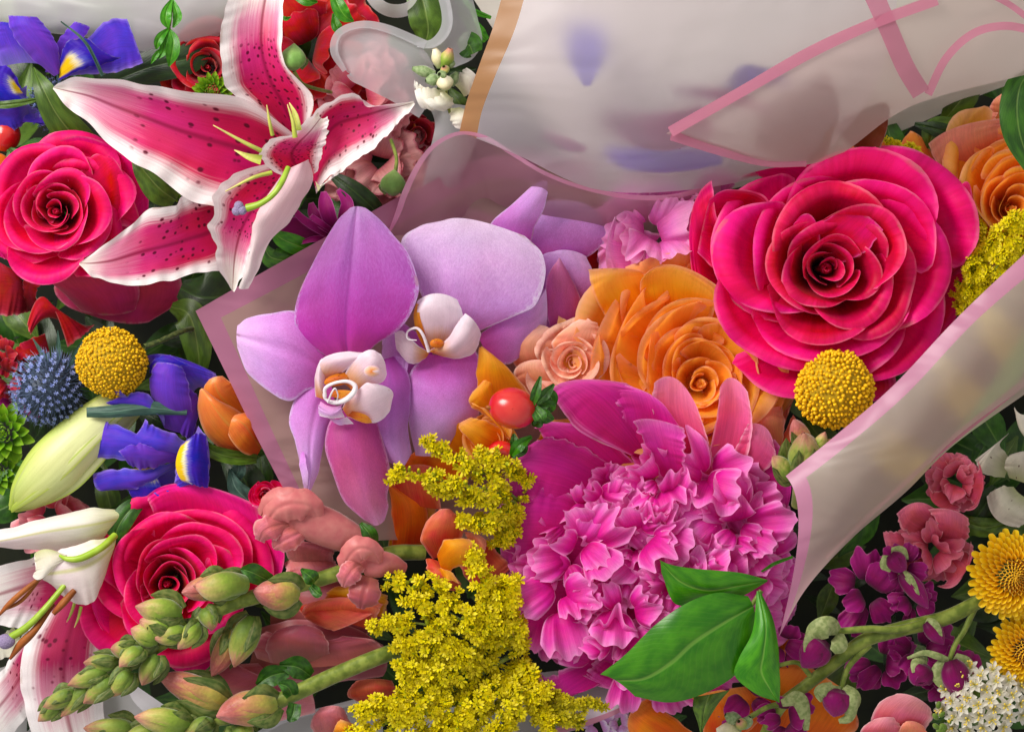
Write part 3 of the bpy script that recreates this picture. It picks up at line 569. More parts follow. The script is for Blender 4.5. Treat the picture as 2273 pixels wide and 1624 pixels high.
t = thing('hot_pink_rose', 'hot pink rose at lower left partly behind a snapdragon spike', 'rose', (370, 1300, 0), 'hot pink roses')
RP([[(380,1250,-60),(340,1140,20),(326,1100,40)],[(450,1240,-40),(450,1120,40),(420,1072,50)],[(560,1300,-80),(600,1230,-10),(570,1120,30)]], 'hot2', ruff=4)
RP([[(480,1200,-40),(540,1120,20),(560,1110,40)],[(520,1260,-40),(590,1200,10),(628,1205,20)],[(520,1340,-60),(580,1310,0),(610,1300,10)]], 'hot2', ruff=4)
RP([[(300,1300,-40),(230,1270,10),(205,1290,20)],[(300,1360,-40),(230,1360,10),(203,1340,20)],[(330,1420,-60),(260,1420,0),(225,1395,10)]], 'hot2', ruff=4)
RP([[(370,1380,-60),(370,1440,-30),(380,1480,-40)],[(430,1380,-60),(430,1450,-30),(430,1500,-40)],[(500,1360,-60),(490,1430,-30),(480,1460,-40)]], 'hot2', ruff=4)
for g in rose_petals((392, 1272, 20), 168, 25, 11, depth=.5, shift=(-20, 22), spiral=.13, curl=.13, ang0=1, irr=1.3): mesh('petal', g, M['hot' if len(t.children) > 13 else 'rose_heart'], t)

t = thing('hot_pink_rose', 'largest rose of all, wide open deep hot pink, at the right', 'rose', (1840, 615, 60), 'hot pink roses')
RP([[(1780,500,-50),(1700,400,20),(1640,390,40)],[(1850,480,-50),(1800,380,50),(1740,368,60)],[(1900,480,-50),(1900,380,40),(1850,352,50)]], 'hot2', ruff=4)
RP([[(1850,450,-30),(1880,380,60),(1905,332,90)],[(1930,480,-30),(1980,400,60),(1975,345,80)],[(2030,560,-60),(2110,520,0),(2130,450,30)]], 'hot2', ruff=5, wl=3)
RP([[(1960,480,-30),(2060,440,40),(2120,430,60)],[(2000,560,-30),(2110,500,50),(2152,408,70)],[(2020,680,-60),(2140,600,-10),(2160,500,10)]], 'magenta_rose', ruff=5)
RP([[(1950,600,-60),(2080,560,-20),(2130,550,0)],[(1950,700,-60),(2080,680,-30),(2140,650,-10)],[(1900,800,-80),(2020,800,-40),(2090,760,-30)]], 'magenta_rose', ruff=5)
RP([[(1700,600,-60),(1560,640,10),(1530,560,40)],[(1720,680,-60),(1620,720,10),(1560,640,30)],[(1780,780,-80),(1700,800,-20),(1640,740,20)]], 'hot2', ruff=4)
RP([[(1720,720,-80),(1680,780,-20),(1700,820,-10)],[(1820,760,-80),(1810,850,-20),(1830,890,-30)],[(1960,740,-80),(1990,850,-40),(1960,885,-50)]], 'magenta_rose', ruff=5)
RP([[(1700,620,-30),(1600,500,80),(1580,400,105)],[(1660,600,-30),(1560,540,60),(1535,470,85)],[(1700,700,-30),(1580,680,40),(1535,600,60)]], 'hot', ruff=5)
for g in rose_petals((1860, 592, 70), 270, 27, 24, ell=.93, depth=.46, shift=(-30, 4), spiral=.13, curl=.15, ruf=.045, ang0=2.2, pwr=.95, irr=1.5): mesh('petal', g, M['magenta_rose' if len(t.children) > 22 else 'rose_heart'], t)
RP([[(1760,560,60),(1700,440,110),(1620,420,120),(1575,440,110)],[(1730,590,0),(1660,520,30),(1600,500,60),(1560,500,90)],[(1740,660,20),(1670,640,60),(1600,610,90),(1548,560,100)]], 'hot', ruff=4)
RP([[(1750,560,90),(1752,520,130),(1768,488,145)],[(1780,560,90),(1778,520,135),(1792,474,148)],[(1815,560,90),(1820,530,130),(1812,494,140)]], 'magenta_rose', ruff=2)
RP([[(1770,545,90),(1830,490,150),(1880,462,160)],[(1810,560,90),(1870,520,140),(1920,475,155)],[(1850,590,90),(1920,560,140),(1960,510,150)]], 'magenta_rose', ruff=4)

t = thing('orange_garden_rose', 'full apricot orange garden rose in the middle behind the peony', 'rose', (1500, 800, 40), 'orange roses')
RP([[(1400,760,-40),(1330,680,30),(1305,598,60)],[(1440,740,-30),(1370,640,40),(1370,595,70)],[(1480,720,-20),(1440,620,40),(1420,600,60)]], 'orange', ruff=5)
RP([[(1440,720,-20),(1420,640,50),(1430,610,70)],[(1500,740,-20),(1490,620,60),(1500,588,80)],[(1560,760,-20),(1590,680,50),(1600,640,70)]], 'orange', ruff=5)
RP([[(1400,800,-40),(1300,740,20),(1240,700,30)],[(1420,840,-40),(1300,820,20),(1230,790,30)],[(1440,900,-40),(1320,900,10),(1240,860,20)]], 'orange', ruff=5)
RP([[(1560,700,-30),(1620,680,30),(1650,690,40)],[(1600,800,-30),(1690,780,20),(1720,800,30)],[(1600,920,-60),(1690,930,0),(1740,880,10)]], 'orange', ruff=5)
RP([[(1600,850,-60),(1680,830,-10),(1730,830,0)],[(1620,930,-60),(1690,930,-20),(1740,950,-20)],[(1640,1000,-60),(1690,1000,-30),(1720,1010,-30)]], 'orange_deep', ruff=4)
RP([[(1620,880,-80),(1690,820,-30),(1700,770,-10)],[(1640,950,-80),(1720,880,-30),(1740,810,-20)],[(1660,1010,-80),(1730,960,-40),(1760,890,-30)]], 'coral', ruff=4)
for g in rose_petals((1512, 798, 0), 238, 40, 33, depth=.3, shift=(44, 54), spiral=.16, curl=.07, ruf=.085, ang0=.6, pwr=.72, notch=.05): mesh('petal', g, M['orange'], t)

t = thing('peach_garden_rose', 'peach and orange garden rose at the upper right edge under a leaf', 'rose', (2240, 450, -40), 'orange roses')
RP([[(2180,480,-100),(2100,400,-20),(2060,320,20)],[(2200,440,-100),(2140,340,0),(2130,280,30)],[(2260,400,-100),(2230,300,0),(2240,262,20)]], 'salmon', ruff=6)
RP([[(2180,460,-80),(2110,420,-20),(2062,345,30)],[(2180,520,-80),(2090,470,-20),(2060,400,10)],[(2180,560,-80),(2100,520,-40),(2080,470,-10)]], 'salmon', ruff=6)
for g in rose_petals((2250, 425, -10), 168, 28, 41, depth=.5, shift=(-6, 40), spiral=.12, curl=.07, ruf=.045, ang0=.2, pwr=.8): mesh('petal', g, M['orange'], t)

# ================================================================ peony
t = thing('pink_peony', 'big ruffled magenta pink peony in the lower middle', 'peony', (1440, 1210, 40))
def GP(rails, mat='peony_guard', **kw): return mesh('guard_petal', loft(rails, **{**dict(nu=27, nv=40, ruff=5, rf=4, wl=3), **kw}), M[mat], t)
GP([[(1400,1010,62),(1290,960,112),(1240,900,132),(1214,872,137)],[(1440,1000,52),(1370,900,122),(1320,860,147),(1275,843,152)],[(1500,990,52),(1470,920,102),(1440,880,127),(1390,850,142)]], ruff=3, wl=1)
GP([[(1380,1010,42),(1380,930,102),(1360,880,132),(1350,848,142)],[(1450,1020,42),(1450,940,102),(1440,890,132),(1430,868,137)],[(1510,1030,42),(1520,990,92),(1510,950,112),(1480,905,127)]], 'peony_guard', ruff=3, wl=1)
GP([[(1350,1080,10),(1240,1010,50),(1200,960,60),(1180,940,60)],[(1380,1060,20),(1290,980,80),(1240,950,85),(1210,935,80)],[(1420,1040,30),(1350,970,90),(1310,950,95),(1280,940,90)]])
GP([[(1330,1150,0),(1230,1120,40),(1160,1110,45),(1120,1120,40)],[(1360,1090,20),(1260,1040,70),(1180,1020,75),(1130,1035,60)],[(1380,1040,30),(1290,990,75),(1220,970,75),(1170,990,60)]], wl=5)
GP([[(1310,1280,-20),(1200,1290,0),(1150,1290,0),(1118,1260,0)],[(1330,1200,0),(1220,1180,40),(1150,1180,40),(1110,1190,20)],[(1350,1120,10),(1240,1090,50),(1170,1080,45),(1125,1100,30)]], wl=5)
GP([[(1400,1440,-60),(1260,1470,-30),(1200,1450,-30),(1160,1400,-20)],[(1360,1350,-30),(1240,1380,0),(1180,1350,0),(1140,1310,0)],[(1340,1250,0),(1230,1270,20),(1170,1260,15),(1130,1240,10)]], wl=5)
GP([[(1380,1420,-60),(1260,1480,-20),(1220,1500,-20),(1185,1490,-20)],[(1400,1450,-60),(1290,1520,-20),(1250,1545,-15),(1230,1550,-20)],[(1430,1450,-60),(1350,1510,-30),(1310,1520,-30),(1290,1525,-30)]], 'peony', wl=5)
GP([[(1360,1420,-60),(1310,1480,-30),(1290,1510,-30)],[(1430,1450,-60),(1400,1520,-30),(1390,1535,-30)],[(1500,1440,-60),(1480,1500,-40),(1470,1530,-40)]], 'peony', wl=4)
GP([[(1560,1060,0),(1620,1000,40),(1660,980,50),(1720,975,50)],[(1600,1120,0),(1690,1060,30),(1740,1040,30),(1755,1040,30)],[(1620,1200,-20),(1700,1150,10),(1745,1130,10),(1748,1100,10)]], wl=4)
GP([[(1560,1180,-40),(1660,1150,0),(1740,1130,0)],[(1580,1230,-40),(1680,1210,-10),(1746,1170,-10)],[(1580,1270,-60),(1660,1260,-30),(1700,1240,-30)]], wl=4)
GP([[(1500,1060,36),(1450,920,116),(1452,850,146)],[(1550,1060,46),(1510,930,96),(1500,840,131)],[(1590,1050,36),(1570,970,86),(1548,905,116)]], 'pink', ruff=3, wl=1)
GP([[(1560,1060,36),(1590,930,96),(1598,860,121)],[(1600,1060,36),(1625,920,76),(1625,838,106)],[(1650,1060,36),(1670,950,86),(1660,870,116)]], 'pink', ruff=3, wl=1, nu=15)
GP([[(1600,1060,26),(1640,980,66),(1660,940,86)],[(1640,1060,26),(1680,990,66),(1695,945,76)],[(1680,1060,26),(1720,1020,56),(1715,975,66)]], 'pink', ruff=3, wl=1, nu=15)
GP([[(1480,1080,56),(1440,1000,126),(1405,935,161)],[(1500,1080,56),(1470,1000,116),(1450,930,146)],[(1520,1080,56),(1520,1010,126),(1520,950,146)]], 'peony_guard', ruff=6, wl=5)
rg = random.Random(91); cents = [(1290,1210,60),(1470,1075,70),(1630,1170,40),(1400,1360,40),(1440,1200,90),(1560,1060,40),(1540,1290,20),(1250,1320,10),(1360,1440,-20),(1340,1110,60)]
k = 0; rest = []
while k < 330:
    x, y = rg.uniform(1170, 1730), rg.uniform(985, 1520)
    dx, dy = (x - 1445) / 285, (y - 1245) / 272; q = dx * dx + dy * dy
    if q > 1 or (x < 1320 and y < 1085 + (1320 - x) * .35): continue
    cc = min(cents, key=lambda p: (p[0] - x) ** 2 + (p[1] - y) ** 2); ax_, ay_ = x - cc[0], y - cc[1]; dd = math.hypot(ax_, ay_)
    z = 105 * math.sqrt(max(0, 1 - q)) - 30 - .25 * dd + (30 if dd < 40 else 0); az = math.atan2(ay_, ax_) + rg.gauss(0, .8)
    L = rg.uniform(46, 92) * (1.12 if q > .6 else .92); W = L * rg.uniform(.5, .85)
    V, F, U = ruffle_geo(L, W, 1000 + k, rg.uniform(.22, .4), rg.uniform(.8, 1.2), nu=31, nv=13, bend=rg.uniform(.1, .7))
    V = V @ (rotz(az) @ roty(.25 + .9 * min(1, dd / 90) * rg.uniform(.5, 1.2) + .35 * q)).T; g = (Lc(V, (x, y, z)), F, U)
    if k < 95: mesh('petal', g, M['peony'], t)
    else: rest.append(g)
    k += 1
mesh('inner_petals', join(rest), M['peony'], t)['kind'] = 'stuff'
mesh('flower_core', tolocal((ball_t(30, 18)[0] * [255, 240, 60], ball_t(30, 18)[1], ball_t(30, 18)[2]), (1450, 1250, -40)), M['peony_guard'], t)

# ================================================================ lilac pink carnation behind the big rose
t = thing('pink_carnation', 'lilac pink frilled carnation tucked behind the big rose', 'carnation', (1450, 520, -20), 'carnations')
frilly(t, M['carn_lilac'], (1455, 520, 0), 130, 38, 5, L=.62, W=.46, amp=.2, bend=.6)
def CP(rails, mat, name='petal', **kw): return mesh(name, loft(rails, **{**dict(nu=17, nv=26, ruff=5, rf=4, wl=3), **kw}), M[mat], t)
CP([[(1470,520,-20),(1380,500,20),(1365,480,40)],[(1450,560,-20),(1370,560,30),(1345,550,50)],[(1480,600,-20),(1400,620,10),(1352,610,30)]], 'carn_lilac')
CP([[(1540,470,-60),(1530,410,-20),(1545,370,0)],[(1580,460,-60),(1585,400,-20),(1590,357,0)],[(1610,450,-60),(1630,410,-30),(1640,385,-10)]], 'carn_lilac')
CP([[(1470,520,-20),(1440,460,30),(1440,425,40)],[(1490,500,-20),(1490,440,30),(1500,415,40)],[(1530,500,-20),(1540,450,30),(1550,430,40)]], 'carn_lilac')
t = thing('red_carnation', 'sliver of deep crimson flower between orchid and orange rose', 'carnation', (1330, 570, -80), 'carnations')
CP([[(1370,600,-90),(1340,520,-60),(1365,500,-50)],[(1340,620,-90),(1315,560,-50),(1330,500,-50)],[(1330,680,-90),(1296,640,-60),(1298,580,-60)]], 'red')
# ================================================================ orchids
def OP(rails, mat, name='petal', **kw): return mesh(name, loft(rails, **{**dict(nu=27, nv=44, ruff=1.5, rf=2, wl=1), **kw}), M[mat], t)
# back orchid
t = thing('moth_orchid', 'rearmost lilac moth orchid, partly behind the pink edged film', 'orchid', (1200, 560, 20), 'moth orchids')
OP([[(1120,560,-30),(1060,520,-20),(1010,520,-20),(982,495,-10)],[(1130,530,-30),(1070,495,-10),(1030,480,0),(996,465,5)],[(1160,500,-40),(1100,480,-20),(1060,466,-5),(1020,455,0)]], 'orchid_deep')
OP([[(1190,560,10),(1150,540,10),(1155,520,20),(1180,450,10),(1215,428,0)],[(1230,580,0),(1240,540,20),(1255,500,30),(1270,465,25),(1280,430,10)],[(1260,590,-20),(1320,560,-10),(1348,525,0),(1335,480,0),(1320,452,-10)]], 'orchid')
OP([[(1105,560,30),(1085,505,50),(1140,450,90),(1190,405,100),(1214,394,100)],[(1140,560,40),(1140,510,70),(1160,475,95),(1195,430,105),(1215,396,101)],[(1175,560,20),(1185,510,60),(1200,480,80),(1214,440,95),(1216,398,101)]], 'orchid', mid=None) if 0 else \
OP([[(1105,560,30),(1085,505,50),(1140,450,90),(1190,405,100),(1214,394,100)],[(1140,560,40),(1140,510,70),(1160,475,95),(1195,430,105),(1215,396,101)],[(1175,560,20),(1185,510,60),(1200,480,80),(1214,440,95),(1216,398,101)]], 'orchid')
OP([[(1200,700,-30),(1185,620,-10),(1200,570,10),(1235,556,15)],[(1240,700,-30),(1250,640,-10),(1260,590,10),(1268,556,20)],[(1280,700,-40),(1310,650,-20),(1318,610,-5),(1300,568,5)]], 'orchid')
OP([[(1230,760,0),(1212,690,20),(1213,620,30),(1240,573,35)],[(1260,760,-10),(1250,690,20),(1247,625,35),(1241,572,36)],[(1300,760,-30),(1302,705,-10),(1275,630,10),(1243,573,34)]], 'orchid_sepal')
OP([[(1150,800,-10),(1110,700,0),(1140,650,20),(1180,640,20)],[(1180,800,-20),(1180,740,0),(1200,690,10),(1210,640,10)],[(1210,800,-30),(1230,760,-10),(1225,700,0),(1225,650,0)]], 'orchid')
# middle orchid
t = thing('moth_orchid', 'pale lilac moth orchid in the middle of the three with orange edged lip', 'orchid', (1010, 745, 60), 'moth orchids')
OP([[(1060,745,40),(1120,705,60),(1180,685,60),(1212,640,40)],[(1070,765,40),(1130,745,50),(1180,720,45),(1215,690,30)],[(1085,800,20),(1130,808,20),(1165,780,15),(1212,730,5)]], 'orchid')
OP([[(985,735,60),(955,690,90),(925,630,100),(890,540,95),(930,503,95),(985,489,95)],[(1015,740,60),(1025,690,95),(1038,620,112),(1045,560,114),(1050,520,108),(1052,488,98)],[(1060,736,60),(1140,702,80),(1190,675,85),(1210,610,85),(1203,562,85),(1165,524,90)]], 'orchid_light', nu=31, nv=50)
OP([[(960,760,20),(900,720,30),(870,700,40),(850,740,30)],[(960,790,20),(900,780,40),(875,790,40),(850,810,30)],[(960,830,0),(920,850,20),(890,860,20),(870,870,10)]], 'orchid')
OP([[(945,785,40),(908,830,70),(902,890,75),(908,940,60),(922,1010,40)],[(995,785,40),(990,850,85),(988,900,90),(975,950,80),(950,1012,45)],[(1050,765,20),(1078,830,40),(1070,900,40),(1040,955,35),(990,1008,25)]], 'orchid', nu=29, nv=46)
m = OP([[(950,782,90),(930,740,125),(921,700,150),(926,668,155)],[(965,780,90),(965,730,140),(965,685,165),(968,651,160)],[(990,775,90),(1020,740,120),(1028,700,140),(1015,665,145)]], 'lip', name='lip', ruff=1)
mesh('lip_margin', loft([[(948,783,93),(926,742,127),(918,702,150),(924,672,156)],[(956,776,96),(942,735,136),(932,700,156),(934,680,160)]], nu=7, nv=20), M['lip_orange'], m)
m = OP([[(952,778,100),(990,755,135),(1010,725,145),(1032,695,140)],[(965,785,105),(1000,775,150),(1035,745,160),(1055,715,140)],[(985,792,90),(1020,796,110),(1055,780,110),(1068,742,100)]], 'lip', name='lip', ruff=1)
OP([[(952,782,95),(920,760,120),(895,735,125),(876,738,120)],[(950,788,92),(920,785,110),(895,770,115),(877,755,112)],[(945,795,80),(920,808,90),(900,800,90),(880,775,95)]], 'lip', name='lip', ruff=1)
mesh('callus', tolocal((ball_t(14, 9)[0] * [16, 11, 8], ball_t(14, 9)[1], ball_t(14, 9)[2]), (970, 762, 138)), M['lip_orange'], t)
mesh('tendril', tube([(952,780,120),(940,745,140),(925,728,145),(905,735,140),(905,752,135),(925,755,135)], [4,3.5,3,2.5,2,1], 8, 24), M['lip_white'], t)
# front orchid
t = thing('moth_orchid', 'frontmost lilac pink moth orchid with a white lip, on the pink edged film', 'orchid', (770, 860, 120), 'moth orchids')
OP([[(845,800,90),(835,865,95),(826,935,95),(842,1000,90),(882,1040,80)],[(860,795,95),(872,865,110),(870,930,112),(874,985,105),(895,1036,90)],[(875,790,80),(908,835,85),(911,890,90),(906,950,90),(914,1005,80)]], 'orchid_deep')
OP([[(865,930,70),(885,900,80),(903,870,80)],[(870,890,80),(885,870,90),(900,850,90)],[(860,800,70),(880,790,80),(908,800,70)]], 'orchid_deep')
OP([[(735,800,120),(695,740,140),(657,692,140),(600,695,140),(553,705,140),(527,722,140)],[(735,830,120),(690,800,150),(648,780,165),(605,768,165),(562,756,155),(525,745,140)],[(730,870,110),(690,862,130),(643,890,130),(598,868,135),(550,828,135),(527,772,135)]], 'orchid', nu=31, nv=50, crease=5)
OP([[(735,850,110),(706,828,115),(664,867,120),(641,930,125),(655,980,130),(668,1040,120),(679,1100,110)],[(745,900,110),(712,890,130),(698,930,135),(690,980,135),(687,1040,130),(682,1102,110)],[(755,940,90),(745,935,100),(729,945,110),(715,1001,115),(708,1045,112),(684,1101,108)]], 'orchid', nu=23, nv=50, crease=3)
OP([[(668,1000,128),(665,1030,138),(672,1070,132),(679,1101,113)],[(676,1005,142),(680,1030,146),(684,1060,140),(681,1101,114)]], 'orchid_light', name='petal_fold', nu=7)
OP([[(775,900,100),(732,935,120),(722,990,130),(738,1050,130),(762,1110,120),(800,1146,115),(830,1166,110)],[(800,900,110),(785,940,140),(785,1000,155),(800,1060,150),(815,1110,140),(842,1164,112)],[(830,900,90),(838,935,100),(862,1020,110),(866,1060,112),(860,1095,112),(862,1125,110),(853,1155,108)]], 'orchid_sepal', nu=31, nv=56)
OP([[(740,800,130),(702,776,142),(664,748,150),(654,700,156),(664,648,160),(692,588,160),(728,522,158),(754,484,154),(776,462,150)],[(775,805,130),(768,760,155),(766,715,170),(770,660,178),(776,600,178),(782,540,172),(788,490,162),(792,458,152)],[(810,790,130),(837,762,140),(878,737,155),(905,708,165),(927,660,170),(927,622,170),(905,560,170),(874,522,160),(842,486,156),(812,462,150)]], 'orchid_dorsal', nu=41, nv=70, crease=4, ruff=3)
# lip
l1 = OP([[(760,905,150),(770,885,180),(790,868,200),(812,850,215),(822,850,215)],[(765,915,150),(790,905,185),(815,890,205),(840,875,212),(865,862,205)],[(772,925,140),(800,935,155),(832,938,165),(862,918,170),(871,885,175)]], 'lip', name='lip_lobe', ruff=2)
mesh('lip_margin', loft([[(772,922,158),(790,932,168),(812,939,172),(826,938,172)],[(782,912,172),(800,916,188),(815,922,190),(824,932,180)]], nu=7, nv=18), M['lip_orange'], l1)
OP([[(716,850,150),(706,830,175),(712,800,195),(735,786,205),(770,780,210),(800,782,210)],[(735,850,150),(730,825,190),(745,805,215),(770,795,222),(800,790,220),(825,785,210)],[(760,845,150),(760,830,180),(775,815,200),(795,805,205),(815,800,205),(838,795,200)]], 'lip', name='lip_lobe', ruff=2)
l2 = OP([[(760,850,170),(772,815,200),(800,785,225),(824,776,230),(845,785,222)],[(775,860,175),(800,835,215),(822,815,235),(838,805,235),(853,800,218)],[(790,880,170),(825,860,190),(845,850,195),(858,835,190),(856,812,205)]], 'lip', name='column', ruff=1)
mesh('anther_cap', [(tolocal((ball_t(20, 12)[0] * [19, 14, 12], ball_t(20, 12)[1], ball_t(20, 12)[2]), (826, 824, 232)), M['lip'])], None, l2)
mesh('callus', tolocal((ball_t(20, 12)[0] * [34, 14, 14] @ rotz(-.25).T, ball_t(20, 12)[1], ball_t(20, 12)[2]), (752, 842, 182)), M['lip_orange'], t)
mesh('callus', loft([[(735,880,190),(760,885,192),(785,880,190)],[(733,868,186),(758,865,184),(788,868,186)]], nu=9), M['lip_orange'], t)
mesh('lip_rim', tube([(722,880,205),(722,862,212),(742,850,216),(770,846,218),(788,856,216),(784,872,214),(765,888,208),(740,893,200),(722,884,200),(719,872,204)], [3.5,4,3.5,4,5.5,6,6,5,3.5,3], 10, 60), M['lip_white'], t)
mesh('tendril', tube([(728,893,205),(736,872,222),(744,862,226),(750,876,218),(748,888,208)], [2.2,2,1.8,1.5,1.2], 6, 24), M['lip_white'], t)
OP([[(700,880,150),(698,850,170),(702,820,180),(708,805,185),(714,795,190)],[(715,885,170),(708,860,185),(708,835,190),(712,815,192),(718,798,192)],[(725,890,165),(720,868,175),(720,845,175),(722,820,178),(720,797,190)]], 'lip', name='lip_lobe', ruff=1)
OP([[(712,890,175),(706,905,170),(709,922,160)],[(738,902,195),(735,918,192),(738,928,180)],[(764,893,195),(758,905,195),(765,925,175)]], 'lip_lilac', name='lip_lobe', ruff=3, nu=17)
OP([[(720,912,165),(745,930,172),(770,925,165)],[(722,922,160),(750,942,165),(785,940,155)]], 'lip_lilac', name='lip_lobe', nu=9)

# ================================================================ wrapping films
F_A = film_mat('pink_edged_film', 'd0a6a0', 'd488ac', .048, .066, clear=.0, refr=.22, rough=.5, edges='lb')
F_B = film_mat('rolled_film', 'c08c9c', 'f6b0d4', .10, None, clear=.04, refr=.42, rough=.35, edges='l')
F_C = film_mat('tan_edged_film', 'efe2ee', 'be8c60', .075, None, clear=.0, refr=.54, rough=.7, edges='l', opac=.95)
F_D = film_mat('plain_film', 'e0c4be', None, clear=.06, refr=.45, rough=.45)
F_E = film_mat('pink_edged_film_right', 'dccbc0', 'e4a0c4', .15, .062, clear=.0, refr=.32, rough=.6, edges='lb', opac=.95)
F_W = film_mat('white_film', 'eae6ea', None, clear=.08, refr=.25, rough=.35)
F_R = film_mat('white_ribbon_film', 'dfe0e6', None, clear=.06, refr=.30, rough=.3)
F_PB = film_mat('pink_border_print', 'd887a4', None, clear=.02, refr=.12, rough=.3)
F_WB = film_mat('pale_border_print', 'ececf4', None, clear=.02, refr=.08, rough=.3)
WG = 'frosted wrapping films'
def film(label, rails, mat, **kw): return solo('wrapping_film', label, 'wrapping film', loft(rails, **{**dict(nu=26, nv=50), **kw}), mat, WG)
film('frosted film with a pink border whose corner points left, under the orchids',
  [[(434,690,70),(500,825,70),(570,970,60),(640,1105,50),(710,1235,20)],[(640,572,70),(720,800,60),(780,1000,50),(830,1200,20)],[(870,445,60),(930,700,10),(960,950,-20),(980,1200,-40)],[(1100,320,20),(1180,600,-60),(1180,900,-90),(1120,1200,-80)],[(1300,330,-40),(1400,600,-140),(1300,900,-150),(1250,1200,-120)]], F_A)
film('thin film with a rolled pink edge bulging above the orchids',
  [[(858,525,60),(878,470,80),(893,425,110),(925,362,140),(965,316,165),(1020,292,180),(1080,302,180),(1140,338,170),(1210,380,150),(1300,414,120),(1400,432,90),(1500,430,60),(1600,400,40)],
   [(885,560,20),(930,520,40),(960,450,80),(985,390,110),(1010,360,120),(1050,345,125),(1090,365,120),(1150,400,105),(1220,440,80),(1300,470,50),(1400,490,10),(1500,490,-10),(1600,460,-20)],
   [(960,640,-20),(990,600,-10),(1010,540,0),(1030,480,10),(1050,450,20),(1080,440,20),(1110,455,20),(1170,480,0),(1240,520,-20),(1310,560,-60),(1400,560,-90),(1500,560,-100),(1600,540,-100)]], F_B, nv=90)
film('large frosted film with a tan border in the upper middle over blurred purple flowers',
  [[(1128,-60,240),(1098,50,235),(1062,150,220),(1036,225,190),(1020,292,170)],[(1300,-60,300),(1260,80,290),(1200,200,260),(1160,290,210),(1150,345,168)],[(1500,-60,310),(1480,80,290),(1430,230,240),(1370,350,170),(1330,422,112)],[(1720,-60,290),(1700,80,260),(1660,230,200),(1600,350,120),(1560,418,50)],[(2000,-60,260),(1980,60,220),(1930,200,160),(1850,300,90),(1780,370,10)]], F_C)
w = film('frosted film with pink lines and a pointed tip at the upper right',
  [[(1478,297,235),(1640,195,262),(1800,103,280),(1940,38,290),(2080,-15,300),(2320,-100,300)],[(1478,297,235),(1630,270,240),(1780,235,245),(1960,150,250),(2120,90,250),(2320,40,250)],[(1478,297,235),(1600,335,190),(1730,368,130),(1860,345,120),(2025,235,160),(2300,160,170)]], F_D)
def stripe(pts, wd, mat=F_PB, parent=None): return mesh('border_stripe', spine(pts, wd, nu=5, nv=40), mat, parent)
stripe([(1488,293,246),(1640,207,269),(1800,116,287),(1940,52,297),(2080,0,306)], [12,12,13,12,12], parent=w)
stripe([(1490,300,240),(1600,334,197),(1700,360,150),(1790,362,128)], [12,12,10,8], parent=w)
stripe([(1940,-10,306),(1975,70,290),(2010,150,258),(2045,208,215)], [22,21,21,21], parent=w)
stripe([(2060,210,208),(2100,130,262),(2160,75,280),(2230,58,282),(2300,70,280)], [9,9,9,9,9], parent=w)
stripe([(2180,-20,306),(2240,10,298),(2300,55,288)], [7,7,7], parent=w)
w = film('frosted film fold with wide pink border, from the right edge down to a point',
  [[(1744,1056,230),(1850,970,250),(1980,858,265),(2130,700,275),(2310,530,280)],[(1772,1180,250),(1900,1070,280),(2050,935,290),(2200,780,290),(2320,700,280)],[(1728,1414,150),(1790,1305,170),(1890,1195,180),(2010,1092,180),(2120,985,180),(2310,850,170)]], F_E, nv=60)
stripe([(1830,1235,186),(1940,1130,194),(2060,1020,196),(2180,920,194),(2310,815,190)], [3,7,9,10,10], parent=w)
w = film('white film under the goldenrod along the bottom edge with a thin pink rim',
  [[(880,1700,-60),(1050,1660,-60),(1200,1640,-50),(1330,1600,-40),(1440,1546,-30)],[(880,1560,-100),(1000,1540,-100),(1150,1500,-100),(1300,1480,-100),(1420,1460,-100)]], F_W)
stripe([(1000,1690,-52),(1200,1632,-42),(1330,1594,-32),(1442,1543,-22)], [5,7,6,3], parent=w)
w = film('white film at the bottom left under the snapdragon and lily petals',
  [[(560,1640,-100),(640,1590,-90),(740,1565,-90),(850,1535,-90)],[(560,1800,-140),(640,1750,-140),(740,1720,-140),(850,1680,-140)]], F_W)
stripe([(570,1630,-92),(640,1594,-84),(740,1569,-84),(850,1540,-84)], [6,6,6,6], F_WB, w)
film('white curled film edge beside the lily at the bottom left corner', [[(232,1400,-60),(250,1470,-60),(300,1540,-60),(380,1600,-60)],[(225,1410,-80),(200,1520,-100),(230,1600,-110),(300,1680,-110)],[(-60,1500,-140),(-60,1560,-150),(-60,1620,-150),(-60,1700,-150)]], F_W)
w = film('small curled white film rim showing between the two snapdragon spikes', [[(275,1510,-30),(300,1560,-20),(350,1600,-20),(420,1640,-20)],[(290,1512,-40),(330,1540,-40),(390,1580,-40),(460,1620,-40)]], F_WB)
film('whitish crumpled film at the top left corner above the irises',
  [[(-60,45,-60),(80,70,-50),(200,85,-50),(330,115,-60),(450,95,-60),(520,60,-60)],[(-60,0,-40),(80,20,-20),(200,30,0),(330,50,0),(450,30,0),(560,10,-20)],[(-60,-90,-60),(80,-80,-40),(200,-80,-40),(330,-80,-30),(450,-80,-30),(620,-80,-40)]], F_W, ruff=8, rf=3, seed=4)
film('pale film behind the leafy twig left of the upright lily petal', [[(300,120,-90),(400,170,-90),(520,170,-90)],[(300,40,-80),(420,60,-80),(520,60,-80)]], F_W, ruff=6)
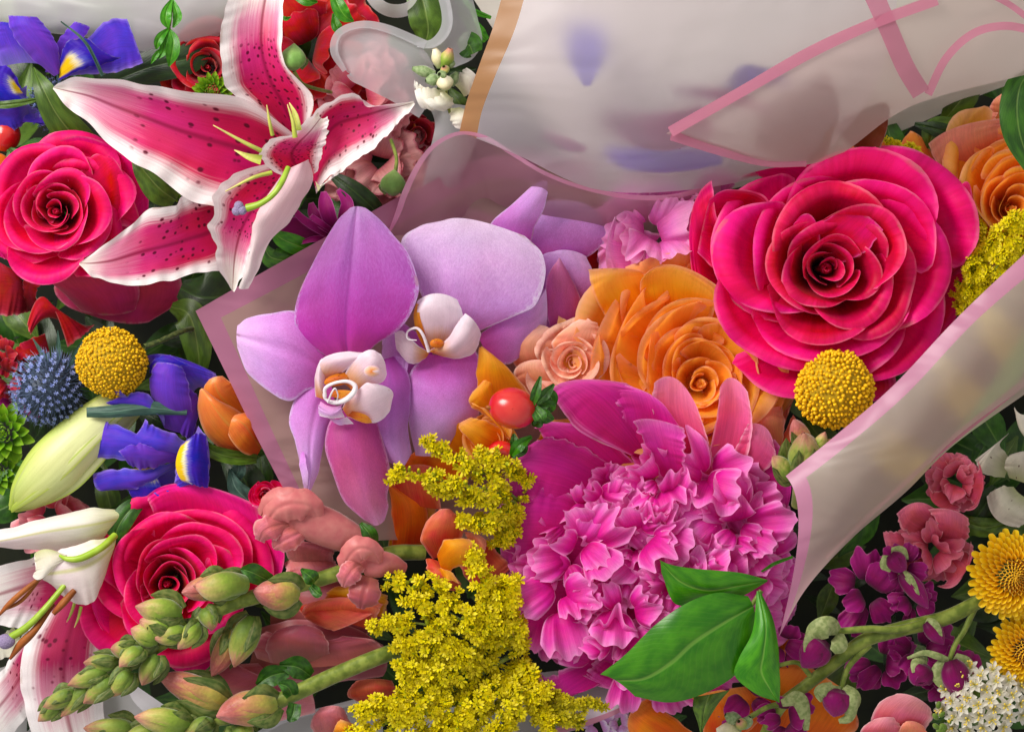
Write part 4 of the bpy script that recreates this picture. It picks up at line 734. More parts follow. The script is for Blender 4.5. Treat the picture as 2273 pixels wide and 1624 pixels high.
# white rolled ribbons of film
w = film('white looped film lobe between the red carnation and the white stock',
  [[(975,180,120),(940,110,150),(860,72,165),(800,62,165),(755,80,160),(745,120,150),(770,160,140)],[(960,215,110),(900,170,140),(850,140,155),(810,130,155),(785,140,150),(775,155,140),(790,175,130)],[(930,262,90),(870,225,115),(830,205,125),(800,190,130),(780,180,130),(770,168,135),(775,165,135)]], F_R)
stripe([(945,100,160),(860,64,176),(800,55,178),(752,74,172),(742,115,162),(765,158,148)], [10,9,8,8,9,5], F_R, w)
w = film('white film curl dropping from the top edge beside the tan border',
  [[(930,108,150),(965,100,150),(992,70,150),(995,30,150),(980,-30,150)],[(950,140,120),(1000,110,130),(1025,70,130),(1020,20,130),(1000,-30,130)],[(1010,150,60),(1050,130,70),(1070,90,70),(1060,40,70),(1040,-40,70)]], F_R)
stripe([(925,100,158),(962,96,160),(988,68,160),(992,30,160),(978,-30,160)], [6,10,12,12,12], F_R, w)
film('grey white film tube at the top between the lily and the curl',
  [[(790,-40,20),(830,20,30),(880,40,30),(930,20,20),(960,-40,10)],[(830,-40,60),(850,0,70),(880,10,75),(910,0,70),(930,-40,60)]], F_W)
film('white film flap under the white stock running down to the rolled film',
  [[(950,230,60),(965,270,60),(960,310,60),(945,360,40),(930,420,20)],[(1000,230,70),(1010,260,75),(1015,300,70),(990,380,50),(970,440,20)],[(1060,240,60),(1070,270,60),(1060,300,60),(1020,380,40),(1010,440,0)]], F_R)
# floor of white wrapping seen blurred through the big film, and what lies between
film('white inner wrapping sheet lying under the large frosted film', [[(1000,-80,-40),(1150,150,-40),(1250,300,-60),(1350,440,-120)],[(1400,-80,-20),(1500,150,-10),(1600,300,-60),(1700,400,-160)],[(2360,-80,-60),(2360,60,-60),(2330,150,-90),(2200,200,-160)]], film_mat('inner_white_sheet', 'f0e8e0', None, clear=0, refr=.05), nu=20)
def blurred(label, cat, pts, wd, mat, name='petal'):
    pts = [(x, y, z * .8 if i != 2 or z < 240 else z) for i, (x, y, z) in enumerate(pts)]
    return solo(name, label, cat, spine(pts, wd, cup=.3, ruff=5, seed=3), M[mat], 'petals behind the large frosted film')
blurred('pointed lavender blue petal blurred behind the large frosted film', 'petal', [(1305,60,60),(1300,120,150),(1303,190,248)], [34,40,8], 'lilacp')
blurred('wide violet petal blurred behind the film below the blue point', 'petal', [(1330,240,40),(1420,280,150),(1500,285,180),(1570,250,150)], [12,40,46,30], 'purple')
blurred('small plum petal blurred low behind the large frosted film', 'petal', [(1205,285,150),(1260,315,185),(1300,325,170)], [8,14,6], 'mumpurple')
blurred('lower violet petal blurred at the bottom of the large film', 'petal', [(1340,320,80),(1400,345,120),(1500,350,120),(1600,340,90)], [10,26,30,20], 'iris')
blurred('blue violet petal tip blurred beside the pink line', 'petal', [(1600,200,60),(1645,172,200),(1680,165,225),(1740,170,120)], [10,28,22,10], 'lilacp')
blurred('brown peaked petal blurred behind the pointed film', 'petal', [(1820,150,160),(1800,220,150),(1760,280,100),(1740,330,60)], [8,60,90,80], 'tanblot')
blurred('second brown petal blurred at the right of the pointed film', 'petal', [(1960,220,150),(1930,260,110),(1880,310,60)], [10,50,80], 'tanblot')
blurred('faint long mauve petal blurred near the middle of the large film', 'petal', [(1490,190,120),(1600,205,190),(1700,230,150)], [8,14,10], 'mumpurple')
# ================================================================ left side
def blob(parent, mat, at, rx, ry=None, rz=None, name='bud', rot=0, lobes=0):
    B = ball_t(20, 12); V = B[0].copy()
    if lobes:
        a = np.arctan2(V[:, 1], V[:, 0]); V[:, :2] *= (1 + .06 * np.cos(lobes * a))[:, None]
    return mesh(name, tolocal((V * [rx, ry or rx, rz or rx] @ rotz(rot).T, B[1], B[2]), at), M[mat], parent)
craspedia('ball shaped yellow billy button at left on a rough green stem', (248, 805, 60), 77, [(320,770,60),(360,755,40),(405,735,10),(450,725,-60)], 4)
craspedia('ball shaped yellow billy button at right below the largest rose', (1853, 865, 120), 87, None, 9, big=True)
# thistle
def thistle(label, at, R, seed, L=.42, ax=(-.45, -.1, .9), n=430):
    t = thing('sea_holly', label, 'thistle', at, 'blue sea hollies'); rg = random.Random(seed); A = basis(ax)
    mesh('flower_head', [(tolocal((ball_t(24, 14)[0] * [R * .72, R * .72, R * .9] @ A.T, ball_t(24, 14)[1], ball_t(24, 14)[2]), at), M['thistle_core'])], None, t)
    gs, st = [], []; fl = floret_t(1, 6, 3)
    for k in range(n):
        z = 1 - 1.75 * (k + .5) / n; a = k * 2.399963; r = math.sqrt(max(0, 1 - z * z)); d = np.array([r * math.cos(a), r * math.sin(a), z])
        p0 = d * [R * .7, R * .7, R * .88]; dd = d + np.array([0, 0, .35]) + np.array([rg.gauss(0, .1) for _ in range(3)]); dd /= np.linalg.norm(dd)
        ln = R * L * rg.uniform(.75, 1.2); g = tube([(0, 0, 0), (0, 0, .5), (0, 0, 1)], [.055 * R / ln * .55, .04 * R / ln * .55, .005], 4, 4, rigid=None) if 0 else None
        x = basis(dd); w = R * .022
        V = np.array([x @ [w, 0, 0], x @ [-w * .5, w * .87, 0], x @ [-w * .5, -w * .87, 0], x @ [0, 0, ln]]) + p0
        V = A @ V.T; V = V.T; gs.append((V, np.array([[0, 1, 3, 3], [1, 2, 3, 3], [2, 0, 3, 3]])[:, [0, 1, 2, 2]], np.array([[.5, 0], [.5, 0], [.5, 0], [.5, 1]])))
        if k % 2 == 0 and z > -.2: st.append((fl[0] @ (A @ x * R * .06).T + A @ (p0 + dd * ln * .62), fl[1], fl[2]))
    tri = []
    for V, F, U in gs: tri.append((V, np.array([[0, 1, 3], [1, 2, 3], [2, 0, 3]]), U))
    Gt = join(tri); Gt = (Gt[0], Gt[1], Gt[2])
    # triangles as thin quads so that the mesh stays uniform
    F4 = np.concatenate([Gt[1], Gt[1][:, 2:3]], 1)
    me_v, me_f, me_u = Gt[0], Gt[1], Gt[2]
    o = mesh('bracts', (Lc(me_v, at), me_f, me_u), M['thistle'], t)
    mesh('florets', tolocal(join(st), at), M['thistle_star'], t)
    for k in range(11):
        a = k * .571; d = A @ np.array([math.cos(a), math.sin(a), -.15]); c0 = np.array(at) + (A @ np.array([0, 0, -.7])) * R
        mesh('collar_bract', spine([tuple(c0), tuple(c0 + d * R * .8), tuple(c0 + d * R * 1.35 + [0, 0, rg.uniform(-10, 20)])], [5, 6, 1], nu=5, nv=10, cup=.3), M['leaf_grey'], t)
    return t
thistle('blue spiky sea holly head left of the yellow billy button', (112, 862, 20), 84, 5, ax=(-.35, .25, .9))
thistle('blue sea holly half hidden behind the long lily petal at upper left', (125, 235, -60), 62, 6, n=260)
# lily bud
t = thing('lily_bud', 'closed pale green lily bud with ribs, at the left edge', 'lily bud', (120, 1040, 20), 'lily buds')
axis = [(15,1120,10),(50,1075,30),(110,1010,40),(170,950,30),(235,890,0),(290,850,-40)]
mesh('bud_body', tube([(28,1128,15),(60,1095,30),(110,1045,40),(165,990,35),(225,935,10),(285,890,-30)], [12,42,62,61,53,42], 40, 40, flat=.85), M['lilybud'], t)
for dx, dy, z in ((-33, -12, 72), (16, 9, 88), (44, 35, 57)):
    mesh('rib', spine([(24,1132,34),(60+dx*.6,1092+dy*.6,z-16),(110+dx,1042+dy,z+2),(165+dx,988+dy,z-2),(228+dx*.8,932+dy*.8,z-34),(285+dx*.6,888+dy*.6,z-70)], [5,12,17,17,14,8], cup=-.25, nu=9, nv=40), M['lilybud'], t)
# irises
def IP(t, rails, mat, **kw): return mesh('petal', loft(rails, **{**dict(nu=23, nv=36, ruff=3, rf=3, wl=2), **kw}), M[mat], t)
t = thing('iris', 'deep violet iris with yellow flash at the top left corner', 'iris', (110, 110, 20), 'violet irises')
IP(t, [[(160,130,30),(200,80,60),(240,45,70),(282,42,70)],[(165,150,20),(220,110,50),(260,90,60),(300,90,60)],[(130,170,10),(200,165,30),(260,160,40),(318,140,40)]], 'iris', ruff=4)
IP(t, [[(128,150,40),(140,110,60),(150,92,70),(178,84,75),(200,88,78)],[(132,165,35),(160,140,60),(190,125,72),(215,120,75),(235,118,72)],[(130,180,30),(170,160,50),(200,150,60),(235,142,60),(270,128,60)]], 'iris_fall', ruff=2)
IP(t, [[(120,170,30),(60,120,50),(25,70,60),(18,35,60)],[(128,165,40),(90,100,75),(60,60,85),(50,36,80)],[(132,160,40),(130,110,60),(110,70,70),(82,38,70)]], 'iris_violet')
IP(t, [[(0,150,10),(-20,90,30),(-10,50,40)],[(60,140,20),(30,80,50),(15,50,60)],[(110,150,10),(80,100,40),(50,60,50)]], 'iris')
IP(t, [[(100,160,0),(130,90,20),(165,48,20)],[(130,165,0),(155,100,20),(180,52,20)],[(150,165,0),(175,110,20),(200,60,10)]], 'iris_violet')
t = thing('iris', 'violet iris half cut by the left edge above the hot pink rose', 'iris', (20, 220, -10), 'violet irises')
IP(t, [[(50,200,20),(20,150,40),(-40,140,40)],[(45,200,20),(10,185,50),(-40,180,50)],[(60,215,10),(40,225,40),(-40,225,30)]], 'iris_fall', ruff=2)
IP(t, [[(60,190,0),(20,210,30),(-20,230,30)],[(60,230,0),(30,255,20),(-20,260,20)],[(70,260,-20),(40,285,0),(18,292,0)]], 'iris')
IP(t, [[(60,230,-20),(50,260,0),(30,280,0)],[(80,240,-20),(75,270,-5),(60,270,-5)],[(110,240,-30),(110,268,-15),(95,280,-15)]], 'iris')
t = thing('iris', 'violet iris beside the billy button, partly behind the orange tulip', 'iris', (380, 880, 20), 'violet irises')
IP(t, [[(420,900,0),(360,850,30),(325,790,30)],[(440,860,0),(400,820,30),(385,790,40)],[(470,880,-10),(480,840,10),(478,828,10)]], 'iris', ruff=2)
IP(t, [[(332,828,40),(335,806,48),(352,792,50),(378,787,50)],[(350,830,42),(358,812,52),(378,800,56),(395,798,52)],[(375,830,40),(385,818,50),(400,812,52),(425,812,46)]], 'iris_fall', ruff=1)
IP(t, [[(365,950,10),(335,880,50),(335,830,65),(348,804,65)],[(400,960,20),(375,890,75),(372,840,85),(380,806,75)],[(440,960,0),(425,900,50),(418,850,60),(405,815,60)]], 'iris_violet')
IP(t, [[(350,880,20),(400,960,20),(430,980,0)],[(390,870,40),(420,910,45),(435,940,20)],[(420,860,20),(440,880,20),(450,910,0)]], 'iris_violet')
IP(t, [[(360,910,50),(320,870,70),(280,878,75),(236,892,70)],[(365,925,50),(325,895,75),(285,893,75),(236,894,70)],[(365,945,40),(350,920,60),(300,905,60),(240,897,68)]], 'iris', wl=3)
IP(t, [[(268,880,78),(252,870,90),(250,850,100),(262,846,100)],[(282,880,78),(268,868,92),(262,855,98),(266,848,100)]], 'iris', wl=0)
t = thing('iris', 'frilled violet iris just above the lower left rose, with yellow flashes', 'iris', (370, 1010, 30), 'violet irises')
IP(t, [[(405,990,30),(340,975,60),(300,960,70),(250,940,60),(232,935,55)],[(405,1000,35),(330,990,80),(280,980,85),(235,975,70),(215,975,60)],[(400,1010,30),(320,1015,60),(270,1020,60),(220,1015,50),(190,1010,45)]], 'iris', ruff=4, wl=3, rf=2.5)
IP(t, [[(430,990,30),(380,960,60),(340,945,70),(322,930,70)],[(430,1005,40),(370,985,85),(330,975,90),(300,965,80)],[(420,1015,35),(360,1005,70),(300,1000,70),(262,985,65)]], 'iris', ruff=4, wl=3, rf=2.5)
IP(t, [[(410,1005,50),(340,990,85),(300,985,90),(262,1000,85)],[(405,1012,50),(345,1015,85),(305,1010,90),(272,1012,85)],[(400,1018,45),(350,1035,65),(310,1040,65),(285,1030,70)]], 'iris_violet', ruff=4, wl=4, rf=3)
IP(t, [[(410,1015,25),(330,1040,50),(260,1040,50),(206,1050,45)],[(405,1022,25),(330,1060,55),(270,1070,55),(215,1085,45)],[(400,1028,20),(350,1060,40),(300,1085,40),(240,1085,35)]], 'iris', ruff=4, wl=3)
IP(t, [[(400,1030,0),(300,1040,20),(262,1044,30)],[(400,1060,0),(330,1080,20),(290,1095,20)],[(420,1080,-10),(370,1120,0),(330,1112,0)]], 'iris', ruff=3)
IP(t, [[(262,1042,44),(268,1062,42),(285,1090,36),(300,1112,28)],[(300,1040,50),(305,1065,46),(318,1092,38),(330,1114,28)],[(350,1038,44),(352,1065,38),(365,1090,30),(372,1108,22)]], 'iris_fall2', ruff=2)
IP(t, [[(440,945,50),(462,980,55),(465,1050,50),(460,1085,40)],[(420,985,60),(435,1010,75),(430,1050,70),(425,1075,55)],[(395,1005,50),(390,1040,55),(388,1070,50),(385,1090,40)]], 'iris', ruff=3)
IP(t, [[(404,984,80),(420,972,88),(440,960,80),(458,966,66)],[(390,1030,76),(410,1026,94),(436,1026,92),(464,1030,66)],[(404,1068,66),(422,1074,76),(444,1080,72),(462,1082,58)]], 'iris_fall2', ruff=2)
IP(t, [[(440,1060,20),(380,1075,40),(345,1090,40),(340,1110,30)],[(450,1080,20),(400,1090,45),(370,1105,40),(345,1120,30)],[(465,1088,10),(440,1100,20),(410,1115,20),(370,1130,10)]], 'iris', ruff=4, wl=4)
mesh('iris_spathe', spine([(415,915,55),(330,905,72),(250,913,80),(192,915,78)], [6,16,14,11], cup=-.5), M['leaf_grey'], t)
# orange tulip
t = thing('orange_tulip', 'glossy orange tulip tucked behind the corner of the pink edged film', 'tulip', (500, 920, 10), 'tulips')
IP(t, [[(570,1000,-30),(490,950,0),(455,900,20),(452,862,30),(464,842,35)],[(570,960,-30),(520,910,10),(490,880,35),(478,855,45),(478,836,42)],[(570,900,-40),(545,870,0),(525,855,20),(508,845,30),(494,834,36)]], 'tulip', ruff=1, wl=0)
IP(t, [[(566,1014,-30),(505,1004,0),(458,965,20),(439,912,35),(443,866,55)],[(578,998,-20),(532,965,50),(492,925,80),(466,890,85),(447,862,62)],[(582,975,-30),(560,938,10),(524,908,40),(486,888,60),(452,862,58)]], 'tulip', ruff=1, wl=0)
IP(t, [[(566,1014,-20),(538,1004,30),(515,980,50),(502,952,60),(498,930,62)],[(580,995,-10),(562,970,50),(545,945,72),(528,932,74),(512,924,66)],[(592,970,-30),(586,945,10),(572,925,30),(552,916,44),(530,918,54)]], 'tulip', ruff=1, wl=0)
pleaf(t, [(445,968,40),(470,1000,40),(520,1015,20),(570,1018,-10)], [4,14,16,10], 'leaf_olive', cup=.5, name='sepal')
# red alstroemeria at left
t = thing('red_alstroemeria', 'crumpled dark red flower under the left rose', 'alstroemeria', (60, 660, -60), 'red flowers')
IP(t, [[(60,640,-80),(20,600,-50),(-20,570,-40)],[(70,660,-80),(40,620,-40),(-10,610,-30)],[(70,690,-90),(30,700,-60),(-20,700,-60)]], 'darkred')
IP(t, [[(90,680,-60),(70,740,-30),(60,720,-20)],[(150,720,-60),(120,690,-10),(100,660,0)],[(210,720,-80),(190,740,-50),(150,770,-40)]], 'red')
IP(t, [[(100,740,-90),(50,760,-60),(30,780,-50)],[(110,780,-90),(70,790,-60),(40,800,-60)]], 'red')
IP(t, [[(90,690,-80),(80,650,-60),(100,620,-60)],[(60,690,-80),(50,640,-50),(60,600,-50)]], 'darkred')
for k,(x,y,r) in enumerate([(20,840,48),(40,895,42),(10,790,38)]):
    t = thing('red_filler_flower', ['dark red ragged flower left of the sea holly','small plum red flower at the left edge by the sea holly','dark crimson bloom at the left edge above the sea holly'][k], 'filler flower', (x,y,-80), 'red flowers')
    frilly(t, M['darkred' if k != 1 else 'purple'], (x,y,-70), r, 9, 70+k, L=.8, W=.5, bend=.7)
# lime green mums
def button(label, at, R, mat, seed, n=60, cat='button mum', group='green button mums', L=.42, W=.16, flat=.45, tilt=(0,0), blunt=.8):
    t = thing('button_chrysanthemum', label, cat, at, group); rg = random.Random(seed); Rt = rotx(tilt[1]) @ roty(tilt[0])
    rest = []
    for k in range(n):
        f = (k + .5) / n; r = R * .62 * f ** .75; a = k * 2.39996; ti = .1 + 1.25 * f
        u = np.linspace(-1, 1, 5)[None]; v = np.linspace(0, 1, 7)[:, None]; ln = R * (L * .45 + L * .9 * f) * rg.uniform(.88, 1.1)
        wv = np.sin(np.pi * (.12 + blunt * v) ** .9); y = R * W * (.5 + .6 * f) * u * wv; z = ln * v + 0 * u; x = .22 * ln * v ** 2 * (1 if f > .4 else -1.3) + R * .06 * (u ** 2 - .5) * -1 + 0 * z
        V, F, U = gridf(np.stack([x + 0 * y, y, z], -1)); Mx = Rt @ rotz(a) @ roty(ti); p = Rt @ np.array([r * math.cos(a), r * math.sin(a), R * flat * (1 - f * f)])
        if k < n - 95: rest.append((Lc(V @ Mx.T + p, at), F, U))
        else: mesh('petal', (Lc(V @ Mx.T + p, at), F, U), M[mat], t)
    if rest: mesh('inner_petals', join(rest), M[mat], t)['kind'] = 'stuff'
    return t
button('lime green button mum on the left edge below the sea holly', (10, 960, -30), 62, 'limepetal', 3, 46, W=.2)
button('second lime green mum low on the left edge', (0, 1045, -60), 50, 'limepetal', 4, 40, W=.2)
button('sliver of bright lime mum behind the upper lily petals', (472, 205, 40), 42, 'limepetal', 5, 60)
button('tiny lime mum between the lily and the left rose', (385, 432, -20), 20, 'limepetal', 6, 30)
# purple mum
t = thing('magenta_spider_mum', 'dark magenta spidery mum right of the lily, above the film edge', 'spider mum', (735, 520, 20))
for k, (pts, wd) in enumerate([([(745,530,10),(700,505,40),(665,480,50),(640,445,45)],[7,9,8,3]), ([(750,525,0),(730,480,30),(722,450,30),(718,425,20)],[10,17,16,6]), ([(755,525,0),(765,480,20),(770,450,10),(750,420,5)],[9,15,14,5]),
    ([(740,535,10),(700,530,40),(665,540,45)],[6,7,3]), ([(740,540,10),(715,545,38),(685,565,40)],[6,7,3]), ([(735,520,0),(690,510,10),(640,510,10),(610,535,0)],[12,24,26,8]), ([(745,520,10),(715,500,35),(690,478,35)],[6,9,5]), ([(740,545,0),(700,560,10),(660,560,0)],[8,14,6]),
    ([(735,515,0),(700,480,10),(690,450,0)],[8,14,6]),([(760,530,0),(790,490,0),(800,470,-10)],[8,14,6]),([(745,540,15),(730,550,30),(715,565,30)],[5,7,2])]):
    mesh('petal', spine(pts, wd, cup=.35, nu=9, nv=20), M['mumpurple'], t)
# white / stargazer lily bottom left
t = thing('stargazer_lily', 'second stargazer lily at lower left seen from the side with brown anthers', 'lily', (100, 1260, 20), 'stargazer lilies')
IP(t, [[(272,1132,30),(200,1128,50),(100,1150,60),(0,1175,50),(-60,1185,40)],[(270,1150,40),(200,1165,80),(100,1180,90),(0,1200,80),(-60,1205,70)],[(250,1185,20),(180,1215,40),(100,1220,50),(0,1215,40),(-60,1215,40)]], 'lily_white', ruff=2)
IP(t, [[(258,1190,40),(200,1200,70),(150,1215,80),(110,1225,80),(76,1230,80)],[(255,1210,60),(220,1240,90),(180,1260,100),(130,1270,100),(85,1275,80)],[(245,1240,40),(225,1300,60),(200,1340,70),(150,1330,60),(110,1290,60)]], 'lily_white', ruff=4)
IP(t, [[(76,1228,82),(80,1260,90),(72,1278,90)],[(100,1218,95),(110,1250,110),(90,1285,105)],[(130,1225,90),(150,1235,95),(120,1260,95)]], 'white', ruff=3)
mesh('midrib', tube([(255,1188,60),(225,1215,98),(180,1238,112),(150,1240,112),(132,1232,104)], [8,8,8,6,3], 10, 24), M['style'], t)
IP(t, [[(230,1220,-40),(150,1215,-10),(60,1240,0),(-40,1265,0)],[(180,1300,-40),(120,1290,-20),(60,1300,-10),(-40,1330,0)],[(140,1400,-60),(80,1400,-30),(20,1390,-20),(-40,1385,-20)]], 'lily_bg', ruff=4)
IP(t, [[(140,1300,-60),(60,1420,-20),(45,1500,-20),(60,1590,-30),(90,1680,-40)],[(190,1300,-50),(150,1420,-10),(140,1500,0),(150,1590,-20),(180,1700,-40)],[(250,1330,-80),(235,1420,-40),(230,1500,-40),(230,1560,-50),(240,1700,-60)]], 'lily_bg', ruff=5)
IP(t, [[(60,1390,-60),(30,1440,-50),(10,1480,-50),(-40,1530,-60)],[(110,1430,-60),(60,1480,-50),(20,1540,-50),(-30,1600,-60)],[(140,1500,-80),(90,1560,-70),(50,1600,-70),(10,1660,-80)]], 'lily_bg', ruff=4)
IP(t, [[(30,1390,-60),(0,1410,-50),(-40,1420,-50)],[(60,1440,-60),(10,1460,-50),(-40,1480,-50)]], 'white', ruff=4)
for pts, r in [([(125,1255,70),(60,1305,95),(20,1340,95),(-5,1368,90)],[4,8,8,3]), ([(120,1340,80),(75,1400,95),(45,1430,95),(22,1462,90)],[5,11,12,4]), ([(165,1310,85),(140,1338,95),(118,1362,95)],[9,11,7]), ([(100,1270,70),(50,1330,85),(5,1355,85)],[3,6,3])]:
    mesh('anther', tube(pts, r, 12, 20, flat=.8, lobes=2, lamp=-.25), M['anther'], t)
sty = mesh('style', tube([(150,1290,80),(100,1350,100),(60,1390,100),(22,1415,95)], [6,7,8,9], 12, 20), M['style'], t)
blob(t, 'stigma', (14, 1423, 98), 19, 17, 15, 'stigma', lobes=3)
for pts in ([(168,1330,60),(158,1360,60),(148,1380,55)], [(180,1345,60),(174,1370,60),(165,1392,55)]): mesh('filament', tube(pts, [4,3,.8], 6, 12), M['filament'], t)
# red carnations behind upper lily
t = thing('red_carnation', 'bright red carnation behind the upright lily petal, right side', 'carnation', (690, 110, -40), 'red flowers')
frilly(t, M['red'], (690, 115, -40), 140, 34, 8, L=.6, W=.55, amp=.14, bend=.7)
t = thing('red_rose', 'deep red rose left of the upright lily petal', 'rose', (455, 140, -60), 'red flowers')
for g in rose_petals((462, 150, -60), 100, 18, 61, depth=.5): mesh('petal', g, M['red'], t)
# pink carnations
t = thing('pink_carnation', 'salmon pink carnation behind the lily tip and the white film loop', 'carnation', (800, 200, -10), 'carnations')
frilly(t, M['carn_pink'], (805, 205, -10), 110, 30, 14, L=.6, W=.5, amp=.16, bend=.6)
t = thing('pink_carnation', 'dusty pink carnation right of the lily petal above the dark leaf', 'carnation', (850, 370, -60), 'carnations')
frilly(t, M['carn_pale'], (845, 365, -70), 118, 42, 15, L=.55, W=.4, amp=.2, bend=.6)
t = thing('pink_carnation', 'small salmon frill under the lily bud at left', 'carnation', (110, 1140, -40), 'carnations')
frilly(t, M['carn_pink'], (120, 1145, -60), 90, 16, 16, L=.6, W=.5)
t = thing('red_rose', 'small red and orange bloom beside the white film flap', 'rose', (915, 300, -80), 'red flowers')
for g in rose_petals((925, 300, -90), 55, 10, 62): mesh('petal', g, M['darkred'], t)
t = thing('orange_bloom', 'dark orange petal cluster below the lily tip', 'rose', (880, 285, -80), 'orange roses')
for g in rose_petals((900, 275, -100), 45, 8, 63): mesh('petal', g, M['orange_deep'], t)
# red-pink bud
t = thing('ranunculus_bud', 'small red and pink striped bud at the corner of the film', 'flower bud', (585, 1098, 30))
for g in rose_petals((588, 1098, 40), 40, 14, 64, depth=.9, curl=.02): mesh('petal', g, M['pink'] if len(t.children) % 3 == 2 else M['hot'], t)
pleaf(t, [(570,1125,10),(545,1105,20),(522,1080,20),(510,1040,0)], [10,22,18,3], 'leaf_grey', cup=.4, name='sepal')
# green round buds
def gbud(label, at, r, stem):
    t = thing('eucalyptus_bud', label, 'green bud', at, 'round green buds')
    x, y, z = at; mesh('bud', tube([(x, y + r, z), (x, y + r * .5, z + 3), (x, y, z + 4), (x + 1, y - r * .55, z + 3), (x + 2, y - r * 1.15, z + 2)], [r * .2, r * .86, r, r * .72, r * .04], 30, 30, lobes=5, lamp=.07, lpow=.5), M['round_bud'], t)
    for s in (-1, 1): mesh('sepal', spine([(x + s * r * .5, y + r * .75, z + 6), (x + s * r * .95, y + r * .35, z + 4), (x + s * r * 1.2, y + r * .1, z + 2)], [r * .3, r * .25, 1], nu=7, nv=10, cup=-.3), M['sepal'], t)
    mesh('stem', tube(stem, [4.5, 4, 4], 8, 16), M['stem'], t)
gbud('round green bud on a stalk in front of the red carnation', (651, 129, 150), 28, [(652,158,148),(670,185,130),(700,197,100),(735,205,40)])
gbud('round green bud on the dusty pink carnation above the film', (873, 407, 60), 27, [(878,380,55),(880,350,40),(868,310,10)])
# leafy twig at top
t = thing('leafy_twig', 'small fresh green leafy twig hanging over the film at the top left', 'twig', (375, 70, 60), 'leafy twigs')
mesh('stem', tube([(382,-30,60),(380,30,70),(375,70,75),(368,110,70)], [3.5,3,2.5,1], 8, 24), M['stem'], t)
for k, (pts, wd) in enumerate([([(381,0,70),(370,25,85),(368,45,85),(374,64,80)],[3,11,12,2]), ([(383,0,68),(392,25,78),(393,42,78),(384,62,78)],[3,9,10,2]), ([(376,62,75),(358,80,90),(350,95,92),(347,110,85)],[2,9,9,2]), ([(376,64,75),(385,90,90),(382,120,90),(375,148,80)],[2,13,15,2]), ([(372,66,75),(366,95,85),(362,115,80),(352,130,78)],[2,9,9,2]), ([(360,105,75),(345,125,80),(335,142,74)],[2,6,1])]):
    pleaf(t, pts, wd, 'leaf_bright', cup=.3, seed=k, ruff=1, crease=2)
t = thing('leafy_twig', 'bright green leaves at the top edge between red carnation and film loop', 'twig', (755, 30, 60), 'leafy twigs')
for k, (pts, wd) in enumerate([([(735,-30,60),(750,10,80),(765,35,80),(785,48,70)],[4,16,15,2]), ([(740,30,60),(748,60,70),(765,75,60)],[3,12,2]), ([(640,-20,30),(680,0,40),(705,5,30)],[6,14,2]), ([(622,35,60),(634,42,64),(646,38,60)],[2,5,1])]):
    pleaf(t, pts, wd, 'leaf_bright', cup=.2, seed=k)
# blade leaves around left
LG = 'scattered single leaves'
for k, (lab, pts, wd, mt) in enumerate([
 ('narrow dark leaf with a light edge left of the long lily petal', [(74,150,20),(95,195,60),(130,260,50),(190,330,10),(240,370,-30)], [2,22,34,36,20], 'leaf_olive'),
 ('olive leaf between the left rose and the lily', [(300,350,80),(320,380,80),(355,420,70),(390,445,40)], [10,24,34,20], 'leaf_olive'),
 ('broad deep green leaf behind the iris and the film', [(230,190,-60),(330,150,-30),(420,130,-30),(470,110,-50)], [20,36,34,10], 'leaf_dark'),
 ('dark leaf under the lower lily petals', [(400,640,-60),(450,660,-30),(520,650,-40),(560,600,-60)], [20,60,60,20], 'leaf_dark'),
 ('olive leaf left of the film corner', [(380,680,-60),(420,700,-20),(440,780,-20),(440,860,-60)], [10,36,30,6], 'leaf_olive'),
 ('saw edged leaf below the folded lily petal', [(600,510,60),(625,530,60),(660,545,50),(700,560,20)], [4,18,22,14], 'leaf_bright'),
 ('second saw edged leaf touching the film edge', [(585,540,50),(600,570,50),(640,580,40),(680,590,0)], [4,22,24,14], 'leaf'),
 ('long dark leaf crossing under the dusty pink carnation', [(740,390,0),(780,420,10),(820,455,0),(850,490,-20)], [10,22,24,14], 'leaf_dark'),
 ('green leaf tucked against the lower left rose', [(330,1105,10),(290,1130,40),(262,1170,45),(250,1220,30)], [6,22,24,4], 'leaf'),
 ('broad grey green leaf between curl and tan border at top', [(930,-30,40),(945,30,50),(950,70,40),(940,110,20)], [30,40,34,10], 'leaf_olive'),
 ('bright leaf stub left of the tan border', [(1050,120,110),(1040,100,110),(1020,110,100)], [22,30,20], 'leaf'),
 ('thin green blade across the top beside the tan border', [(990,-20,60),(1040,20,70),(1090,40,60)], [4,8,4], 'leaf_bright'),
 ('green blade behind the white film curl', [(1020,20,20),(1060,70,30),(1080,90,20)], [8,16,8], 'leaf_bright'),
 ('dark green leaf behind the tulip', [(500,1010,-60),(540,1060,-30),(560,1100,-30),(600,1140,-60)], [16,40,40,20], 'leaf_dark'),
 ('slate green leaf below the film corner near the rose', [(520,1060,0),(530,1040,10),(528,1010,0)], [14,16,3], 'leaf_grey'),
 ('small rounded leaf at the left edge by the salmon bud', [(55,370,-20),(35,350,0),(20,330,0)], [4,22,6], 'leaf'),
 ('pair leaf beside the rounded leaf at the left edge', [(30,380,-20),(50,355,0),(60,335,0)], [4,16,4], 'leaf_bright'),
 ('long blade pointing left above the iris edge', [(-40,235,40),(20,232,50),(80,222,40)], [4,9,5], 'leaf_olive')]):
    leaf(lab, pts, wd, mt, group=LG, seed=k)
leaf('thin grey thistle bract crossing the upper iris', [(135,48,90),(190,95,105),(228,168,90)], [1.5,3.5,4], 'leaf_grey', group=LG)
for k, (x, y, r) in enumerate([(-5, 375, 32), (12, 300, 34)]):
    t = thing('salmon_berry', ['smooth salmon berry cut by the left edge', 'orange red berry under the edge iris'][k], 'berry', (x, y, -20), 'berries'); blob(t, 'berry' if k else 'tulip', (x, y, -20), r, r * 1.1, r, 'fruit')
